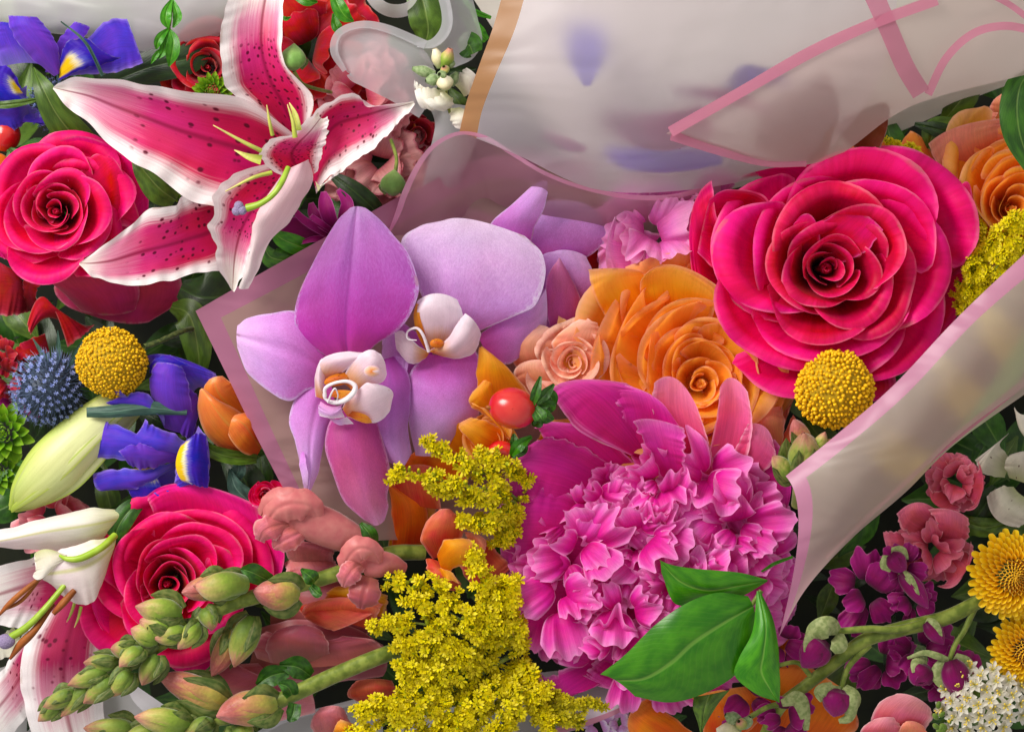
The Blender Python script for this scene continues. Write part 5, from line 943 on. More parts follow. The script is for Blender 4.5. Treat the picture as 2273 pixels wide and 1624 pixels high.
# white stock near the tan border
t = thing('white_stock', 'sprig of white stock with grey green buds beside the tan film border', 'stock flower', (975, 180, 150), 'stock flowers')
mesh('stem', tube([(1000,250,120),(990,210,140),(985,170,150),(985,130,150)], [5,5,4,3], 8, 16), M['stem'], t)
for k, (a, b_, r, mt) in enumerate([((978,150,170),(965,108,180),13,'creambud'),((985,150,175),(1000,108,185),15,'bud_lime'),((1000,190,160),(1015,160,165),11,'greybud'),((965,165,175),(915,152,180),12,'greybud'),((975,175,180),(945,180,190),13,'greybud'),((985,170,185),(975,165,200),12,'greybud'),((990,195,185),(985,170,205),18,'creambud'),((998,150,172),(1003,130,180),10,'greybud'),((990,160,180),(985,148,195),10,'bud_lime')]):
    a, b_ = np.array(a, float), np.array(b_, float); mesh('bud', tube([tuple(a), tuple(a + (b_ - a) * .5), tuple(b_)], [r * .6, r, r * .35], 14, 16, lobes=4, lamp=.08), M[mt], t)
for rails, mt in [([[(985,200,160),(945,195,165),(920,200,160)],[(985,215,165),(950,220,180),(925,222,165)],[(990,230,160),(965,245,165),(935,240,155)]],'white'), ([[(985,200,170),(970,215,185),(940,222,180)],[(1000,215,170),(985,232,190),(960,240,180)],[(1005,215,160),(1005,235,165),(985,248,160)]],'white'),
    ([[(1000,240,150),(1000,265,160),(1010,284,155)],[(1010,240,155),(1025,262,172),(1030,286,160)],[(1020,238,150),(1052,255,155),(1056,278,150)]],'white'), ([[(1010,190,140),(1020,165,150),(1035,150,150)],[(1020,200,140),(1040,180,155),(1055,165,150)],[(1030,215,130),(1050,205,140),(1065,185,140)]],'white'), ([[(965,200,150),(935,190,150),(920,178,150)],[(960,215,150),(930,205,150),(918,192,150)]],'white')]:
    mesh('petal', loft(rails, nu=15, nv=20, ruff=4, rf=3, wl=3), M[mt], t)
# ================================================================ snapdragons
def snapbud(t, base, tip, r, mat='bud_green', sep=3, seed=0, smat='sepal', lobes=3):
    """a bud of folded petals with a beaked tip, clasped by pointed sepals"""
    r = r * (.78 if r > 22 else .88); a, b = np.array(base, float), np.array(tip, float); d = b - a; L = np.linalg.norm(d); dn = d / L; rg = random.Random(seed)
    big = r >= 30; B = basis(dn, rg.uniform(0, 6)); bend = B @ np.array([rg.uniform(-.15, .15), rg.uniform(-.15, .15), 0]) * r
    o = mesh('bud', tube([tuple(a), tuple(a + d * .22), tuple(a + d * .5 + bend), tuple(a + d * .78 + bend), tuple(b)], [r * .45, r * .86, r * .92, r * .58, r * .05], 30, 30, lobes=lobes, lamp=.2, lpow=.5), M[mat], t)
    nf = 3 if big else 2
    for k in range(nf):   # folded petal flaps on the front of the bud
        an = 6.283 * k / nf + rg.uniform(-.3, .3); s = B @ np.array([math.cos(an), math.sin(an), 0]); w = B @ np.array([-math.sin(an), math.cos(an), 0])
        if s[2] < -.5: continue
        R_ = []
        for q in (-1, -.4, .4, 1):
            kk = math.cos(q * 1.1); R_.append([tuple(a + d * .25 + (s * kk + w * math.sin(q * 1.1)) * r * .9), tuple(a + d * .5 + bend + (s * kk + w * math.sin(q * 1.1)) * r * 1.03), tuple(a + d * .75 + bend + (s * kk + w * math.sin(q * 1.1) * .9) * r * .80), tuple(a + d * (1.0 - .08 * abs(q)) + bend * .4 + (s * kk + w * math.sin(q * 1.1)) * r * .2)])
        mesh('bud_petal', loft(R_, nu=13, nv=16, ruff=r * .02, seed=k), M[mat], o)
    for k in range(sep + 1):
        an = 6.283 * k / (sep + 1) + rg.uniform(0, .6) + .5; s = B @ np.array([math.cos(an), math.sin(an), 0])
        if s[2] < -.6: continue
        ln = rg.uniform(.55, .85)
        mesh('sepal', spine([tuple(a + s * r * .35 - dn * r * .15), tuple(a + d * .2 + s * r * 1.04), tuple(a + d * ln * .65 + s * r * 1.16), tuple(a + d * ln + s * r * rg.uniform(1.0, 1.3))], [r * .4, r * .66, r * .48, 1.0], nu=9, nv=14, cup=-.45, crease=r * .05), M[smat], t)
    return o
def snapflower(t, base, mouth, r, mat='snap_skin', seed=0, lip=1.0):
    a, b = np.array(base, float), np.array(mouth, float); d = b - a; L = np.linalg.norm(d); dn = d / L; side = np.cross(dn, [0, 0, 1]); side /= np.linalg.norm(side) + 1e-6; up = np.cross(side, dn)
    if up[2] < 0: up = -up
    mesh('corolla_tube', tube([tuple(a), tuple(a + d * .4), tuple(a + d * .8), tuple(b), tuple(b + dn * r * .2)], [r * .55, r * .8, r * .95, r * .85, r * .1], 20, 24, lobes=2, lamp=.06), M[mat], t)
    for sg in (-1, 1):
        q = b - dn * r * .2 + side * sg * r * .35
        mesh('upper_lip', loft([[tuple(q - side*sg*r*.3 + up*r*.5), tuple(q + dn*r*.5 + up*r*1.0 - side*sg*r*.25), tuple(q + dn*r*.5*lip + up*r*1.3 - side*sg*r*.1), tuple(q - dn*r*.4*lip + up*r*1.35)],
                                [tuple(q + up*r*.7 + side*sg*r*.2), tuple(q + dn*r*.9 + up*r*1.1 + side*sg*r*.3), tuple(q + dn*r*.8*lip + up*r*1.5 + side*sg*r*.5), tuple(q - dn*r*.3*lip + up*r*1.4 + side*sg*r*.5)],
                                [tuple(q + up*r*.2 + side*sg*r*.6), tuple(q + dn*r*.5 + up*r*.6 + side*sg*r*1.0), tuple(q + dn*r*.3*lip + up*r*.9 + side*sg*r*1.2), tuple(q - dn*r*.4*lip + up*r*.9 + side*sg*r*1.1)]], nu=13, nv=18, ruff=r*.05, wl=r*.04, seed=seed+sg), M[mat], t)
    return t
t = thing('snapdragon', 'upper snapdragon spike with green buds pointing to the lower left corner', 'snapdragon', (400, 1400, 120), 'snapdragons')
mesh('stem', tube([(120,1585,120),(250,1500,125),(380,1415,130),(500,1345,125),(620,1310,105),(740,1275,80),(860,1230,50),(940,1225,20)], [6,12,15,17,17,17,18,17], 16, 70, bump=.01), M['stem'], t)
for k, (a, b_, r, mt) in enumerate([
  ((130,1560,135),(84,1600,130),20,'bud_green'),((165,1535,140),(95,1572,145),24,'bud_green'),((200,1520,140),(135,1590,140),24,'bud_green'),((235,1490,150),(150,1520,165),26,'bud_green'),((250,1510,150),(185,1560,160),28,'bud_green'),
  ((260,1470,150),(185,1470,165),25,'bud_green'),((290,1490,150),(240,1545,160),28,'bud_green'),((300,1440,160),(245,1440,180),26,'bud_green'),((315,1440,170),(265,1480,190),26,'bud_lime'),((350,1455,150),(315,1520,160),30,'bud_green'),
  ((350,1420,160),(290,1395,180),30,'bud_lime'),((375,1400,165),(310,1375,185),32,'bud_lime'),((410,1400,160),(340,1415,185),28,'bud_lime'),((400,1360,160),(300,1345,190),36,'bud_lime'),((440,1385,150),(395,1440,180),27,'bud_lime'),((455,1350,140),(470,1400,150),26,'bud_green'),
  ((540,1300,120),(430,1300,170),38,'bud_green'),((500,1290,130),(403,1315,160),34,'bud_pink'),((560,1370,110),(520,1480,120),38,'bud_green'),((530,1385,100),(555,1440,120),34,'bud_green')]):
    snapbud(t, a, b_, r, mt, seed=k, sep=3 if r < 36 else 2, smat='sepal')
mesh('bud', tube([(540,1296,150),(505,1296,185),(470,1305,200),(436,1300,195)], [20,27,27,7], 24, 24, lobes=2, lamp=.08), M['bud_lime'], t)
snapbud(t, (660,1318,110), (562,1310,150), 42, 'bud_pink', seed=31, sep=2)
snapbud(t, (520,1400,90), (470,1500,100), 32, 'bud_pink', seed=32, sep=2)
for k, (pts, wd) in enumerate([([(600,1290,120),(560,1270,150),(535,1262,150)],[16,22,4]), ([(700,1290,110),(690,1280,130),(668,1262,125)],[12,18,3]), ([(690,1300,110),(705,1315,120),(715,1318,120)],[8,12,3]), ([(800,1220,90),(780,1190,110),(762,1158,100)],[10,18,3]), ([(830,1215,80),(820,1185,110),(800,1160,100)],[10,18,4]), ([(840,1250,80),(820,1265,90),(800,1255,90)],[8,14,3])]):
    pleaf(t, pts, wd, 'leaf', cup=.3, name='bract', seed=k)
def SF(nm, pts, wd, mat='snap_skin', cup=-.8, cr_=3, **kw): return mesh(nm, spine(pts, wd, cup=cup, nu=21, nv=34, ruff=4, rf=2.2, seed=len(pts) + int(pts[0][0]), crease=cr_, wl=3, **kw), M[mat], t)
mesh('corolla_tube', tube([(815,1215,80),(770,1190,95),(720,1168,108),(670,1150,115),(620,1150,110)], [24,34,40,38,20], 24, 30, lobes=2, lamp=.08, bump=.008), M['snap_skin'], t)
SF('upper_lip', [(705,1150,150),(690,1125,172),(650,1118,182),(615,1130,176),(592,1160,150)], [14,30,36,34,12], cup=-.55)
SF('upper_lip', [(700,1120,150),(670,1108,172),(632,1108,176),(600,1120,164),(580,1145,140)], [8,22,28,26,8], cup=-.5)
SF('lower_lip', [(640,1160,140),(608,1168,165),(586,1180,165),(576,1200,145)], [16,28,28,8], 'snap_pink', cup=-.4)
SF('lower_lip', [(680,1175,130),(650,1190,150),(622,1204,150),(606,1216,135)], [14,26,24,6], 'snap_pink', cup=-.4)
mesh('corolla_tube', tube([(895,1262,60),(865,1250,80),(835,1252,90),(805,1265,90)], [14,22,28,20], 20, 24, lobes=2, lamp=.08), M['snap_skin'], t)
SF('upper_lip', [(845,1250,120),(825,1222,148),(795,1218,155),(772,1240,140),(765,1270,120)], [8,24,28,24,6], cup=-.5)
SF('upper_lip', [(800,1250,125),(785,1262,150),(770,1282,150),(762,1302,130)], [14,24,24,6], 'snap_pink', cup=-.4)
SF('lower_lip', [(820,1280,110),(812,1305,135),(805,1330,135),(800,1350,115)], [20,34,34,8], 'snap_dusky', cup=-.4)
t = thing('snapdragon', 'lower snapdragon spike leaving the bottom edge, with pink buds', 'snapdragon', (500, 1560, 90), 'snapdragons')
mesh('stem', tube([(120,1680,80),(300,1625,90),(450,1600,95),(560,1580,90),(650,1540,80),(760,1490,60),(860,1450,40),(960,1420,0)], [10,14,16,17,18,18,18,16], 16, 60, bump=.01), M['stem'], t)
for k, (a, b_, r, mt) in enumerate([((300,1620,110),(185,1615,130),34,'bud_green'),((350,1620,120),(270,1650,140),30,'bud_green'),((420,1610,120),(298,1590,160),38,'bud_lime'),((500,1560,100),(350,1500,130),42,'bud_pink'),((470,1600,110),(400,1640,140),30,'bud_green'),((610,1560,110),(480,1590,150),48,'bud_pink'),((520,1610,100),(560,1650,110),34,'bud_green')]):
    snapbud(t, a, b_, r, mt, seed=40 + k, sep=3)
for k, (pts, wd) in enumerate([([(650,1545,95),(640,1525,120),(618,1515,120)],[14,20,4]), ([(655,1560,95),(650,1585,110),(640,1600,110)],[14,16,4]), ([(690,1500,60),(660,1480,80),(620,1475,80)],[14,26,6]), ([(640,1490,80),(600,1500,90),(570,1520,90)],[12,24,6])]):
    pleaf(t, pts, wd, 'leaf', cup=.3, name='bract', seed=k)
# background snapdragon florets (each flower a thing)
def snapbloom(label, pieces, at):
    t = thing('snapdragon_bloom', label, 'snapdragon bloom', at, 'open snapdragon blooms')
    for nm, rails, mt in pieces: mesh(nm, loft(rails, nu=17, nv=26, ruff=3, rf=2, wl=2), M[mt], t)
    return t
snapbloom('open coral bloom with golden throat left of the peony', [
 ('upper_lip', [[(960,1240,40),(935,1200,80),(945,1160,100),(975,1130,105)],[(985,1230,50),(975,1190,100),(985,1155,115),(990,1128,108)],[(1010,1210,40),(1030,1180,70),(1020,1150,90),(1000,1130,100)]], 'coral'),
 ('throat', [[(970,1230,70),(985,1200,110),(1010,1195,115),(1040,1195,100)],[(975,1250,80),(1000,1225,125),(1030,1215,130),(1060,1215,110)],[(985,1280,60),(1010,1260,90),(1040,1255,95),(1065,1250,85)]], 'orange'),
 ('throat', [[(965,1260,70),(985,1262,95),(1005,1270,100)],[(975,1275,75),(995,1285,100),(1020,1295,90)]], 'orange'),
 ('upper_lip', [[(1060,1260,30),(1075,1230,60),(1080,1200,60)],[(1050,1220,40),(1060,1200,70),(1060,1185,70)],[(1040,1210,40),(1035,1190,60),(1030,1180,60)]], 'salmon'),
 ('lower_lip', [[(945,1240,50),(950,1270,70),(965,1300,70)],[(960,1240,60),(985,1275,85),(1000,1310,70)],[(985,1250,50),(1020,1290,60),(1025,1310,60)]], 'coral'),
 ('lower_lip', [[(1010,1240,30),(1040,1290,40),(1060,1310,40)],[(1050,1230,30),(1080,1270,40),(1100,1290,30)],[(1080,1200,20),(1120,1240,20),(1135,1260,10)]], 'coral')], (1000,1220,40))
snapbloom('orange petals of a bloom left of the upper goldenrod', [
 ('petal', [[(870,1210,-10),(870,1140,10),(860,1080,20),(838,1062,20)],[(900,1210,-5),(905,1150,30),(890,1100,40),(842,1062,22)],[(950,1200,-20),(950,1140,10),(930,1100,20),(850,1065,20)]], 'orange_deep'),
 ('petal', [[(880,1100,20),(870,1060,30),(890,1040,40)],[(920,1120,30),(910,1060,50),(930,1030,50)],[(980,1130,10),(970,1080,20),(970,1040,20)]], 'coral'),
 ('petal', [[(862,1220,-30),(862,1170,-10),(868,1110,0)],[(900,1220,-20),(910,1170,0),(920,1120,10)],[(960,1220,-30),(960,1170,-10),(970,1120,0)]], 'orange')], (900,1120,10))
snapbloom('red orange bloom under the snapdragon stem beside the lower goldenrod', [
 ('petal', [[(690,1370,20),(670,1360,40),(680,1340,50)],[(760,1380,20),(740,1345,60),(760,1325,60)],[(830,1400,0),(840,1360,40),(850,1340,40)]], 'coral'),
 ('petal', [[(720,1330,30),(730,1310,50),(750,1300,50)],[(780,1350,30),(790,1320,60),(800,1305,60)],[(850,1370,10),(860,1340,30),(860,1320,30)]], 'orange'),
 ('petal', [[(660,1350,20),(690,1380,40),(740,1400,40)],[(680,1340,30),(730,1365,60),(780,1385,50)],[(720,1330,20),(780,1345,40),(830,1360,40)]], 'coral')], (760,1360,20))
snapbloom('dusky rose bloom between the two snapdragon stems', [
 ('upper_lip', [[(600,1470,20),(590,1430,50),(610,1400,60)],[(660,1470,30),(650,1420,80),(670,1385,80)],[(730,1460,10),(730,1430,50),(715,1400,60)]], 'snap_dusky'),
 ('lower_lip', [[(570,1460,0),(560,1430,20),(590,1400,20)],[(700,1480,20),(690,1440,30),(700,1420,40)],[(860,1450,-10),(830,1420,10),(760,1410,20)]], 'snap_dusky'),
 ('petal', [[(440,1500,-20),(480,1480,0),(520,1470,0)],[(470,1540,-20),(520,1520,0),(580,1500,0)],[(560,1560,-30),(600,1540,-10),(650,1530,-10)]], 'snap_dusky')], (660,1440,20))
snapbloom('large dusty pink bloom lying under both snapdragon stems', [
 ('petal', [[(560,1400,-60),(620,1380,-20),(700,1375,-10),(780,1390,-20),(850,1430,-40)],[(560,1450,-50),(630,1440,0),(710,1440,10),(790,1450,0),(860,1470,-40)],[(540,1500,-60),(620,1510,-20),(700,1515,-20),(780,1510,-30),(850,1500,-60)]], 'snap_dusky'),
 ('petal', [[(420,1520,-70),(500,1480,-40),(580,1470,-40),(660,1480,-60)],[(430,1560,-60),(510,1540,-20),(600,1530,-20),(690,1530,-50)],[(440,1600,-80),(520,1600,-50),(620,1600,-50),(700,1580,-70)]], 'snap_pink'),
 ('petal', [[(600,1300,-60),(680,1290,-30),(760,1290,-30),(840,1310,-60)],[(600,1340,-50),(690,1340,-10),(780,1345,-10),(860,1360,-50)],[(600,1390,-60),(690,1400,-30),(780,1410,-30),(850,1400,-60)]], 'snap_dusky')], (650, 1440, -50))
snapbloom('pink petal flap below the left snapdragon mouth', [
 ('petal', [[(640,1240,10),(628,1210,40),(640,1195,40)],[(680,1250,20),(680,1215,60),(700,1205,50)],[(740,1260,0),(740,1230,30),(745,1215,30)]], 'snap_pink'),
 ('petal', [[(630,1250,0),(640,1275,20),(650,1280,20)],[(680,1230,10),(700,1262,40),(710,1275,30)],[(740,1240,0),(750,1255,20),(755,1262,20)]], 'snap_pink')], (690,1240,10))
snapbloom('coral bloom at the bottom edge beside the goldenrod', [
 ('upper_lip', [[(700,1640,0),(690,1600,30),(710,1570,40)],[(735,1640,10),(730,1590,60),(745,1565,60)],[(780,1640,0),(780,1610,30),(765,1575,40)]], 'snap_pink'),
 ('throat', [[(740,1660,20),(740,1620,60),(755,1595,60)],[(760,1660,20),(765,1620,70),(770,1600,60)],[(785,1660,10),(795,1630,40),(785,1605,40)]], 'orange'),
 ('petal', [[(800,1560,-10),(770,1540,10),(790,1510,10)],[(840,1560,0),(830,1530,30),(830,1505,20)],[(880,1560,-20),(880,1530,0),(870,1510,0)]], 'coral')], (740,1610,10))
# fillers of red and rose between snapdragons
# ================================================================ goldenrods
goldenrod('upper goldenrod spray between the orange rosebud and the peony', (1060,1080,80), [
  [(1150,1110,60),(1090,1060,100),(1020,1020,115),(945,978,120)],[(1150,1120,60),(1090,1090,110),(1000,1070,130),(900,1050,130),(870,1058,125)],[(1150,1130,50),(1100,1130,90),(1030,1100,110),(950,1080,110)],[(1150,1140,40),(1100,1160,80),(1060,1160,80),(1010,1150,90)],[(1170,1100,40),(1150,1050,80),(1110,1020,100),(1060,1010,100)],[(1150,1150,20),(1120,1190,50),(1100,1200,40)]], 3, per=62, size=12.5, spread=24, budtip=.3)
br = [[(1130,1440,20),(1060,1380,80),(950,1300,100),(850,1285,105)],[(1120,1400,30),(1080,1320,90),(1060,1260,100),(1040,1215,105)],[(1150,1390,30),(1130,1350,70),(1120,1310,80),(1140,1290,70)],[(1100,1450,20),(1000,1400,90),(900,1380,100),(820,1395,100)],[(1100,1470,10),(1000,1450,90),(930,1430,100),(870,1430,100)],
 [(1100,1480,20),(1010,1490,80),(950,1500,90),(870,1460,95)],[(1080,1500,10),(980,1530,70),(880,1550,80),(780,1590,80)],[(1070,1520,10),(960,1560,60),(870,1600,70),(770,1640,60)],[(1120,1500,10),(1080,1540,60),(1010,1600,70),(930,1660,60)],[(1140,1480,0),(1150,1540,50),(1130,1590,60),(1080,1640,60)],[(1150,1470,0),(1200,1530,40),(1180,1570,40)],
 [(1130,1500,0),(1080,1570,40),(1000,1640,50)],[(1080,1540,20),(1000,1610,60),(900,1650,70)],[(1150,1480,-10),(1190,1560,20),(1230,1620,30)],[(1060,1440,20),(960,1470,70),(900,1510,80)],[(1160,1440,20),(1150,1400,60),(1100,1380,80),(1050,1350,90)],[(1110,1430,30),(1060,1400,90),(980,1350,105),(900,1330,105)],[(1090,1480,30),(1030,1460,90),(990,1430,100)],[(1050,1540,30),(990,1570,80),(900,1580,90),(830,1560,85)]]
goldenrod('large lower goldenrod spray filling the bottom middle left of the peony', (1050,1440,60), br, 7, per=74, size=12.5, spread=30)
goldenrod('goldenrod tuft peeking out below the peony near the bottom edge', (1270,1570,-10), [[(1200,1530,-20),(1260,1560,20),(1340,1560,10)],[(1200,1540,-20),(1240,1590,20),(1290,1600,10)],[(1180,1550,-20),(1200,1580,10),(1260,1550,20)]], 9, per=60, size=11, spread=22, mat='gold_dim')
goldenrod('goldenrod tip above the largest rose at upper right', (2000,360,20), [[(2100,480,-40),(2050,400,10),(2000,340,30),(1970,318,30)],[(2060,400,10),(2030,350,30),(2020,335,30)]], 11, per=55, size=10, spread=20)
goldenrod('dense goldenrod mass between the largest rose and the right edge', (2200,570,45), [[(2150,700,15),(2160,600,45),(2200,540,55)],[(2180,690,15),(2210,600,65),(2270,520,75)],[(2150,640,15),(2170,560,45),(2160,490,35)],[(2130,700,15),(2180,640,45),(2250,600,55)],[(2200,640,25),(2260,570,55),(2300,540,55)],[(2130,680,5),(2150,640,35),(2190,590,45)],[(2200,560,35),(2240,510,65),(2280,480,65)]], 12, per=90, size=9.5, spread=30, mat='gold')
t = bpy.data.objects['goldenrod_spray.001'] if 'goldenrod_spray.001' in bpy.data.objects else None
for k, (pts, r) in enumerate([([(1230,1420,-20),(1160,1440,10),(1060,1500,40),(960,1560,40)],[7,6,5,3]), ([(1150,1450,0),(1100,1430,60),(1020,1440,80)],[4,4,3])]): mesh('stem', tube(pts, r, 8, 24), M['stem'], t)
# ================================================================ berries
def berry(label, at, rx, ry, rot, group='berries'):
    t = thing('hypericum_berry', label, 'berry', at, group); B = ball_t(40, 26); V = B[0].copy()
    a = np.arctan2(V[:, 1], V[:, 2]); V[:, 1:] *= (1 - .05 * np.exp(-((np.abs(np.sin(a * 1.5 + .9))) / .12) ** 2))[:, None]; V[:, 0] *= 1 + .0 * V[:, 0]
    mesh('fruit', tolocal((V * [rx, ry, ry] @ rotz(rot).T, B[1], B[2]), at), M['berry'], t); return t
t = berry('large glossy red berry with green sepals between orchid and peony', (1138, 906, 175), 54, 46, .25)
mesh('berry_tip', tube([(1090,905,188),(1082,903,190),(1078,902,190)], [6,4,1], 8, 6, bump=.2), M['anther'], t)
for k, (pts, wd) in enumerate([([(1180,900,190),(1190,870,205),(1200,835,200)],[6,11,3]), ([(1190,895,180),(1210,875,190),(1230,852,180)],[6,12,3]), ([(1185,905,190),(1200,925,205),(1205,935,200)],[10,16,4]), ([(1190,915,170),(1212,925,185),(1230,930,180)],[8,16,3]), ([(1180,925,165),(1195,938,175),(1180,940,160)],[8,12,4]), ([(1192,885,170),(1222,880,170),(1226,910,160)],[8,16,5]), ([(1192,895,175),(1220,900,180),(1222,915,170)],[8,14,4])]):
    pleaf(t, pts, wd, 'leaf', cup=.3, name='sepal', seed=k, ruff=1)
t = berry('second red berry half covered by goldenrod', (1112, 1003, 60), 34, 26, .1)
for k, (pts, wd) in enumerate([([(1135,1010,90),(1150,990,105),(1180,968,100)],[6,14,4]), ([(1140,1000,90),(1142,980,100),(1140,962,90)],[6,10,3]), ([(1135,1015,80),(1160,1000,85),(1170,985,80)],[6,10,3])]): pleaf(t, pts, wd, 'leaf_bright' if k == 0 else 'leaf', cup=.3, name='sepal', seed=k)
# ================================================================ orange spray rose & peach rose
def QP(t, rails, mat, **kw): return mesh('petal', loft(rails, **{**dict(nu=17, nv=26, ruff=3, rf=2, wl=2), **kw}), M[mat], t)
t = thing('orange_spray_rose', 'orange rose with pointed petals behind the red berry', 'rose', (1080, 900, 60), 'orange roses')
QP(t, [[(1060,880,60),(1058,830,90),(1062,780,110),(1068,768,112)],[(1095,890,70),(1090,830,115),(1085,790,125),(1070,768,113)],[(1180,880,60),(1150,840,90),(1110,800,110),(1075,772,112)]], 'orange')
QP(t, [[(1090,930,50),(1050,905,80),(1040,890,90),(1048,870,90)],[(1100,910,60),(1075,880,100),(1068,860,105),(1072,845,100)],[(1110,890,50),(1095,860,90),(1092,840,100),(1080,828,100)]], 'orange')
QP(t, [[(1120,960,60),(1090,930,100),(1060,900,110),(1045,893,105)],[(1140,980,60),(1110,950,105),(1080,915,120),(1055,900,108)],[(1150,1000,40),(1130,970,80),(1105,935,100),(1075,905,100)]], 'orange')
t = thing('orange_spray_rose', 'small orange rosebud just above the upper goldenrod', 'rose', (1050, 960, 50), 'orange roses')
QP(t, [[(1040,1030,0),(1000,1000,30),(978,970,50),(976,945,60),(987,922,65)],[(1060,1000,10),(1030,970,45),(1008,950,65),(1000,935,72),(996,924,68)],[(1080,960,10),(1060,950,40),(1040,942,55),(1025,936,62),(1008,930,64)]], 'orange')
for g in rose_petals((1078, 975, 40), 62, 14, 72, depth=.6, shift=(6, 0), curl=.1, notch=.08): mesh('petal', g, M['orange'], t)
QP(t, [[(1110,1010,20),(1070,1000,60),(1040,975,85),(1022,955,92),(1018,940,90)],[(1120,990,30),(1085,975,80),(1055,955,100),(1040,942,102),(1028,934,96)],[(1130,960,20),(1105,945,60),(1085,935,80),(1065,930,88),(1045,926,90)]], 'orange')
QP(t, [[(930,1030,-10),(935,990,10),(945,965,10)],[(980,1030,10),(960,990,30),(965,965,30)],[(1040,1030,0),(1010,990,20),(1000,970,20)]], 'orange_deep')
QP(t, [[(880,1060,-10),(910,1010,10),(950,985,10)],[(940,1070,0),(950,1030,20),(980,1000,20)],[(1040,1070,-10),(1030,1030,0),(1030,1000,0)]], 'orange_deep')
QP(t, [[(1180,990,0),(1210,950,30),(1220,930,40)],[(1240,980,0),(1240,950,30),(1250,930,40)],[(1300,960,-10),(1290,930,20),(1290,925,20)]], 'orange')
t = thing('peach_rose', 'soft peach rose between the orchids and the orange garden rose', 'rose', (1230, 780, 10))
QP(t, [[(1160,830,-20),(1135,800,0),(1140,770,20),(1160,740,25),(1195,721,30)],[(1200,820,-10),(1180,795,20),(1175,765,35),(1190,742,38),(1212,724,34)],[(1250,810,-10),(1245,785,10),(1240,765,20),(1236,750,28),(1230,735,30)]], 'peach', ruff=5)
QP(t, [[(1240,800,10),(1225,770,30),(1235,745,45),(1260,725,48),(1285,708,48)],[(1280,800,10),(1270,770,40),(1275,745,52),(1292,725,52),(1310,712,48)],[(1330,800,0),(1335,770,20),(1335,750,30),(1330,730,36),(1325,716,38)]], 'peach', ruff=5)
for g in rose_petals((1262, 800, 30), 84, 16, 71, depth=.45, shift=(10, 4), ruf=.06, curl=.1): mesh('petal', g, M['peach'], t)
QP(t, [[(1180,880,0),(1150,850,20),(1140,835,30),(1142,822,34),(1152,808,36)],[(1220,870,10),(1195,840,35),(1185,820,44),(1185,806,44),(1192,798,40)],[(1260,870,0),(1245,850,20),(1236,836,30),(1232,822,34),(1226,810,36)]], 'peach', ruff=4)
# ================================================================ green leaves lower right of the peony
t = thing('ruscus_sprig', 'sprig of big glossy green leaves below right of the peony', 'leaf sprig', (1660, 1320, 100), 'leafy sprigs')
def LP(rails, mat='leaf_bright', **kw): return mesh('leaf', loft(rails, **{**dict(nu=27, nv=46, crease=3, ruff=2, rf=1.5), **kw}), M[mat], t)
LP([[(1700,1285,158),(1640,1270,183),(1550,1262,193),(1500,1255,188),(1464,1244,178)],[(1704,1288,158),(1640,1300,173),(1570,1310,173),(1510,1290,173),(1466,1246,178)],[(1700,1292,153),(1640,1325,138),(1570,1335,133),(1500,1340,138),(1468,1270,163)]], 'leaf_bright')
LP([[(1660,1330,158),(1590,1315,188),(1500,1350,198),(1420,1430,198),(1332,1496,188)],[(1670,1340,163),(1600,1370,193),(1530,1420,203),(1440,1480,198),(1336,1498,188)],[(1680,1380,158),(1670,1430,173),(1640,1500,178),(1520,1545,178),(1400,1540,178),(1340,1500,188)]][:3] if 0 else
   [[(1660,1322,158),(1590,1315,188),(1520,1340,198),(1450,1390,198),(1390,1450,196),(1332,1496,188)],[(1672,1345,163),(1610,1380,198),(1540,1425,208),(1490,1470,206),(1430,1505,198),(1368,1510,188)],[(1678,1370,158),(1668,1430,168),(1640,1490,170),(1570,1535,170),(1490,1558,170),(1410,1545,173)]], 'leaf_bright', nu=33)
LP([[(1680,1310,168),(1670,1400,188),(1640,1460,188),(1632,1500,183),(1680,1540,173),(1726,1556,163)],[(1684,1312,170),(1700,1390,203),(1695,1450,203),(1690,1490,193),(1710,1530,178),(1728,1558,163)],[(1688,1312,168),(1715,1370,178),(1727,1430,176),(1730,1480,170),(1732,1520,166),(1730,1558,163)]], 'leaf_bright')
LP([[(1540,1545,138),(1538,1570,143),(1548,1600,138),(1554,1624,133)],[(1575,1540,143),(1565,1570,148),(1560,1600,140),(1556,1625,133)],[(1620,1530,133),(1595,1560,136),(1570,1600,136),(1558,1624,133)]], 'leaf_olive')
mesh('stem', tube([(1690,1310,158),(1670,1340,158),(1640,1380,138)], [6,5,4], 8, 12), M['stem'], t)
leaf('thin bright leaf tip left of the pink film border', [(1690,1268,60),(1720,1250,75),(1760,1235,60)], [2,4,3], 'leaf_bright', group='scattered single leaves')
leaf('dark broad leaf cut by the right edge above the peach rose', [(2300,140,120),(2262,200,140),(2262,290,140),(2300,400,120)], [12,34,38,10], 'leaf', group='scattered single leaves')
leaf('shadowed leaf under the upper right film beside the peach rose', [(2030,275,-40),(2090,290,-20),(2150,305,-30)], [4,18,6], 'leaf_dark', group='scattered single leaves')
leaf('olive leaf curled behind the upper right goldenrod', [(2060,330,-40),(2080,290,-30),(2150,280,-40)], [10,30,10], 'leaf_olive', group='scattered single leaves')
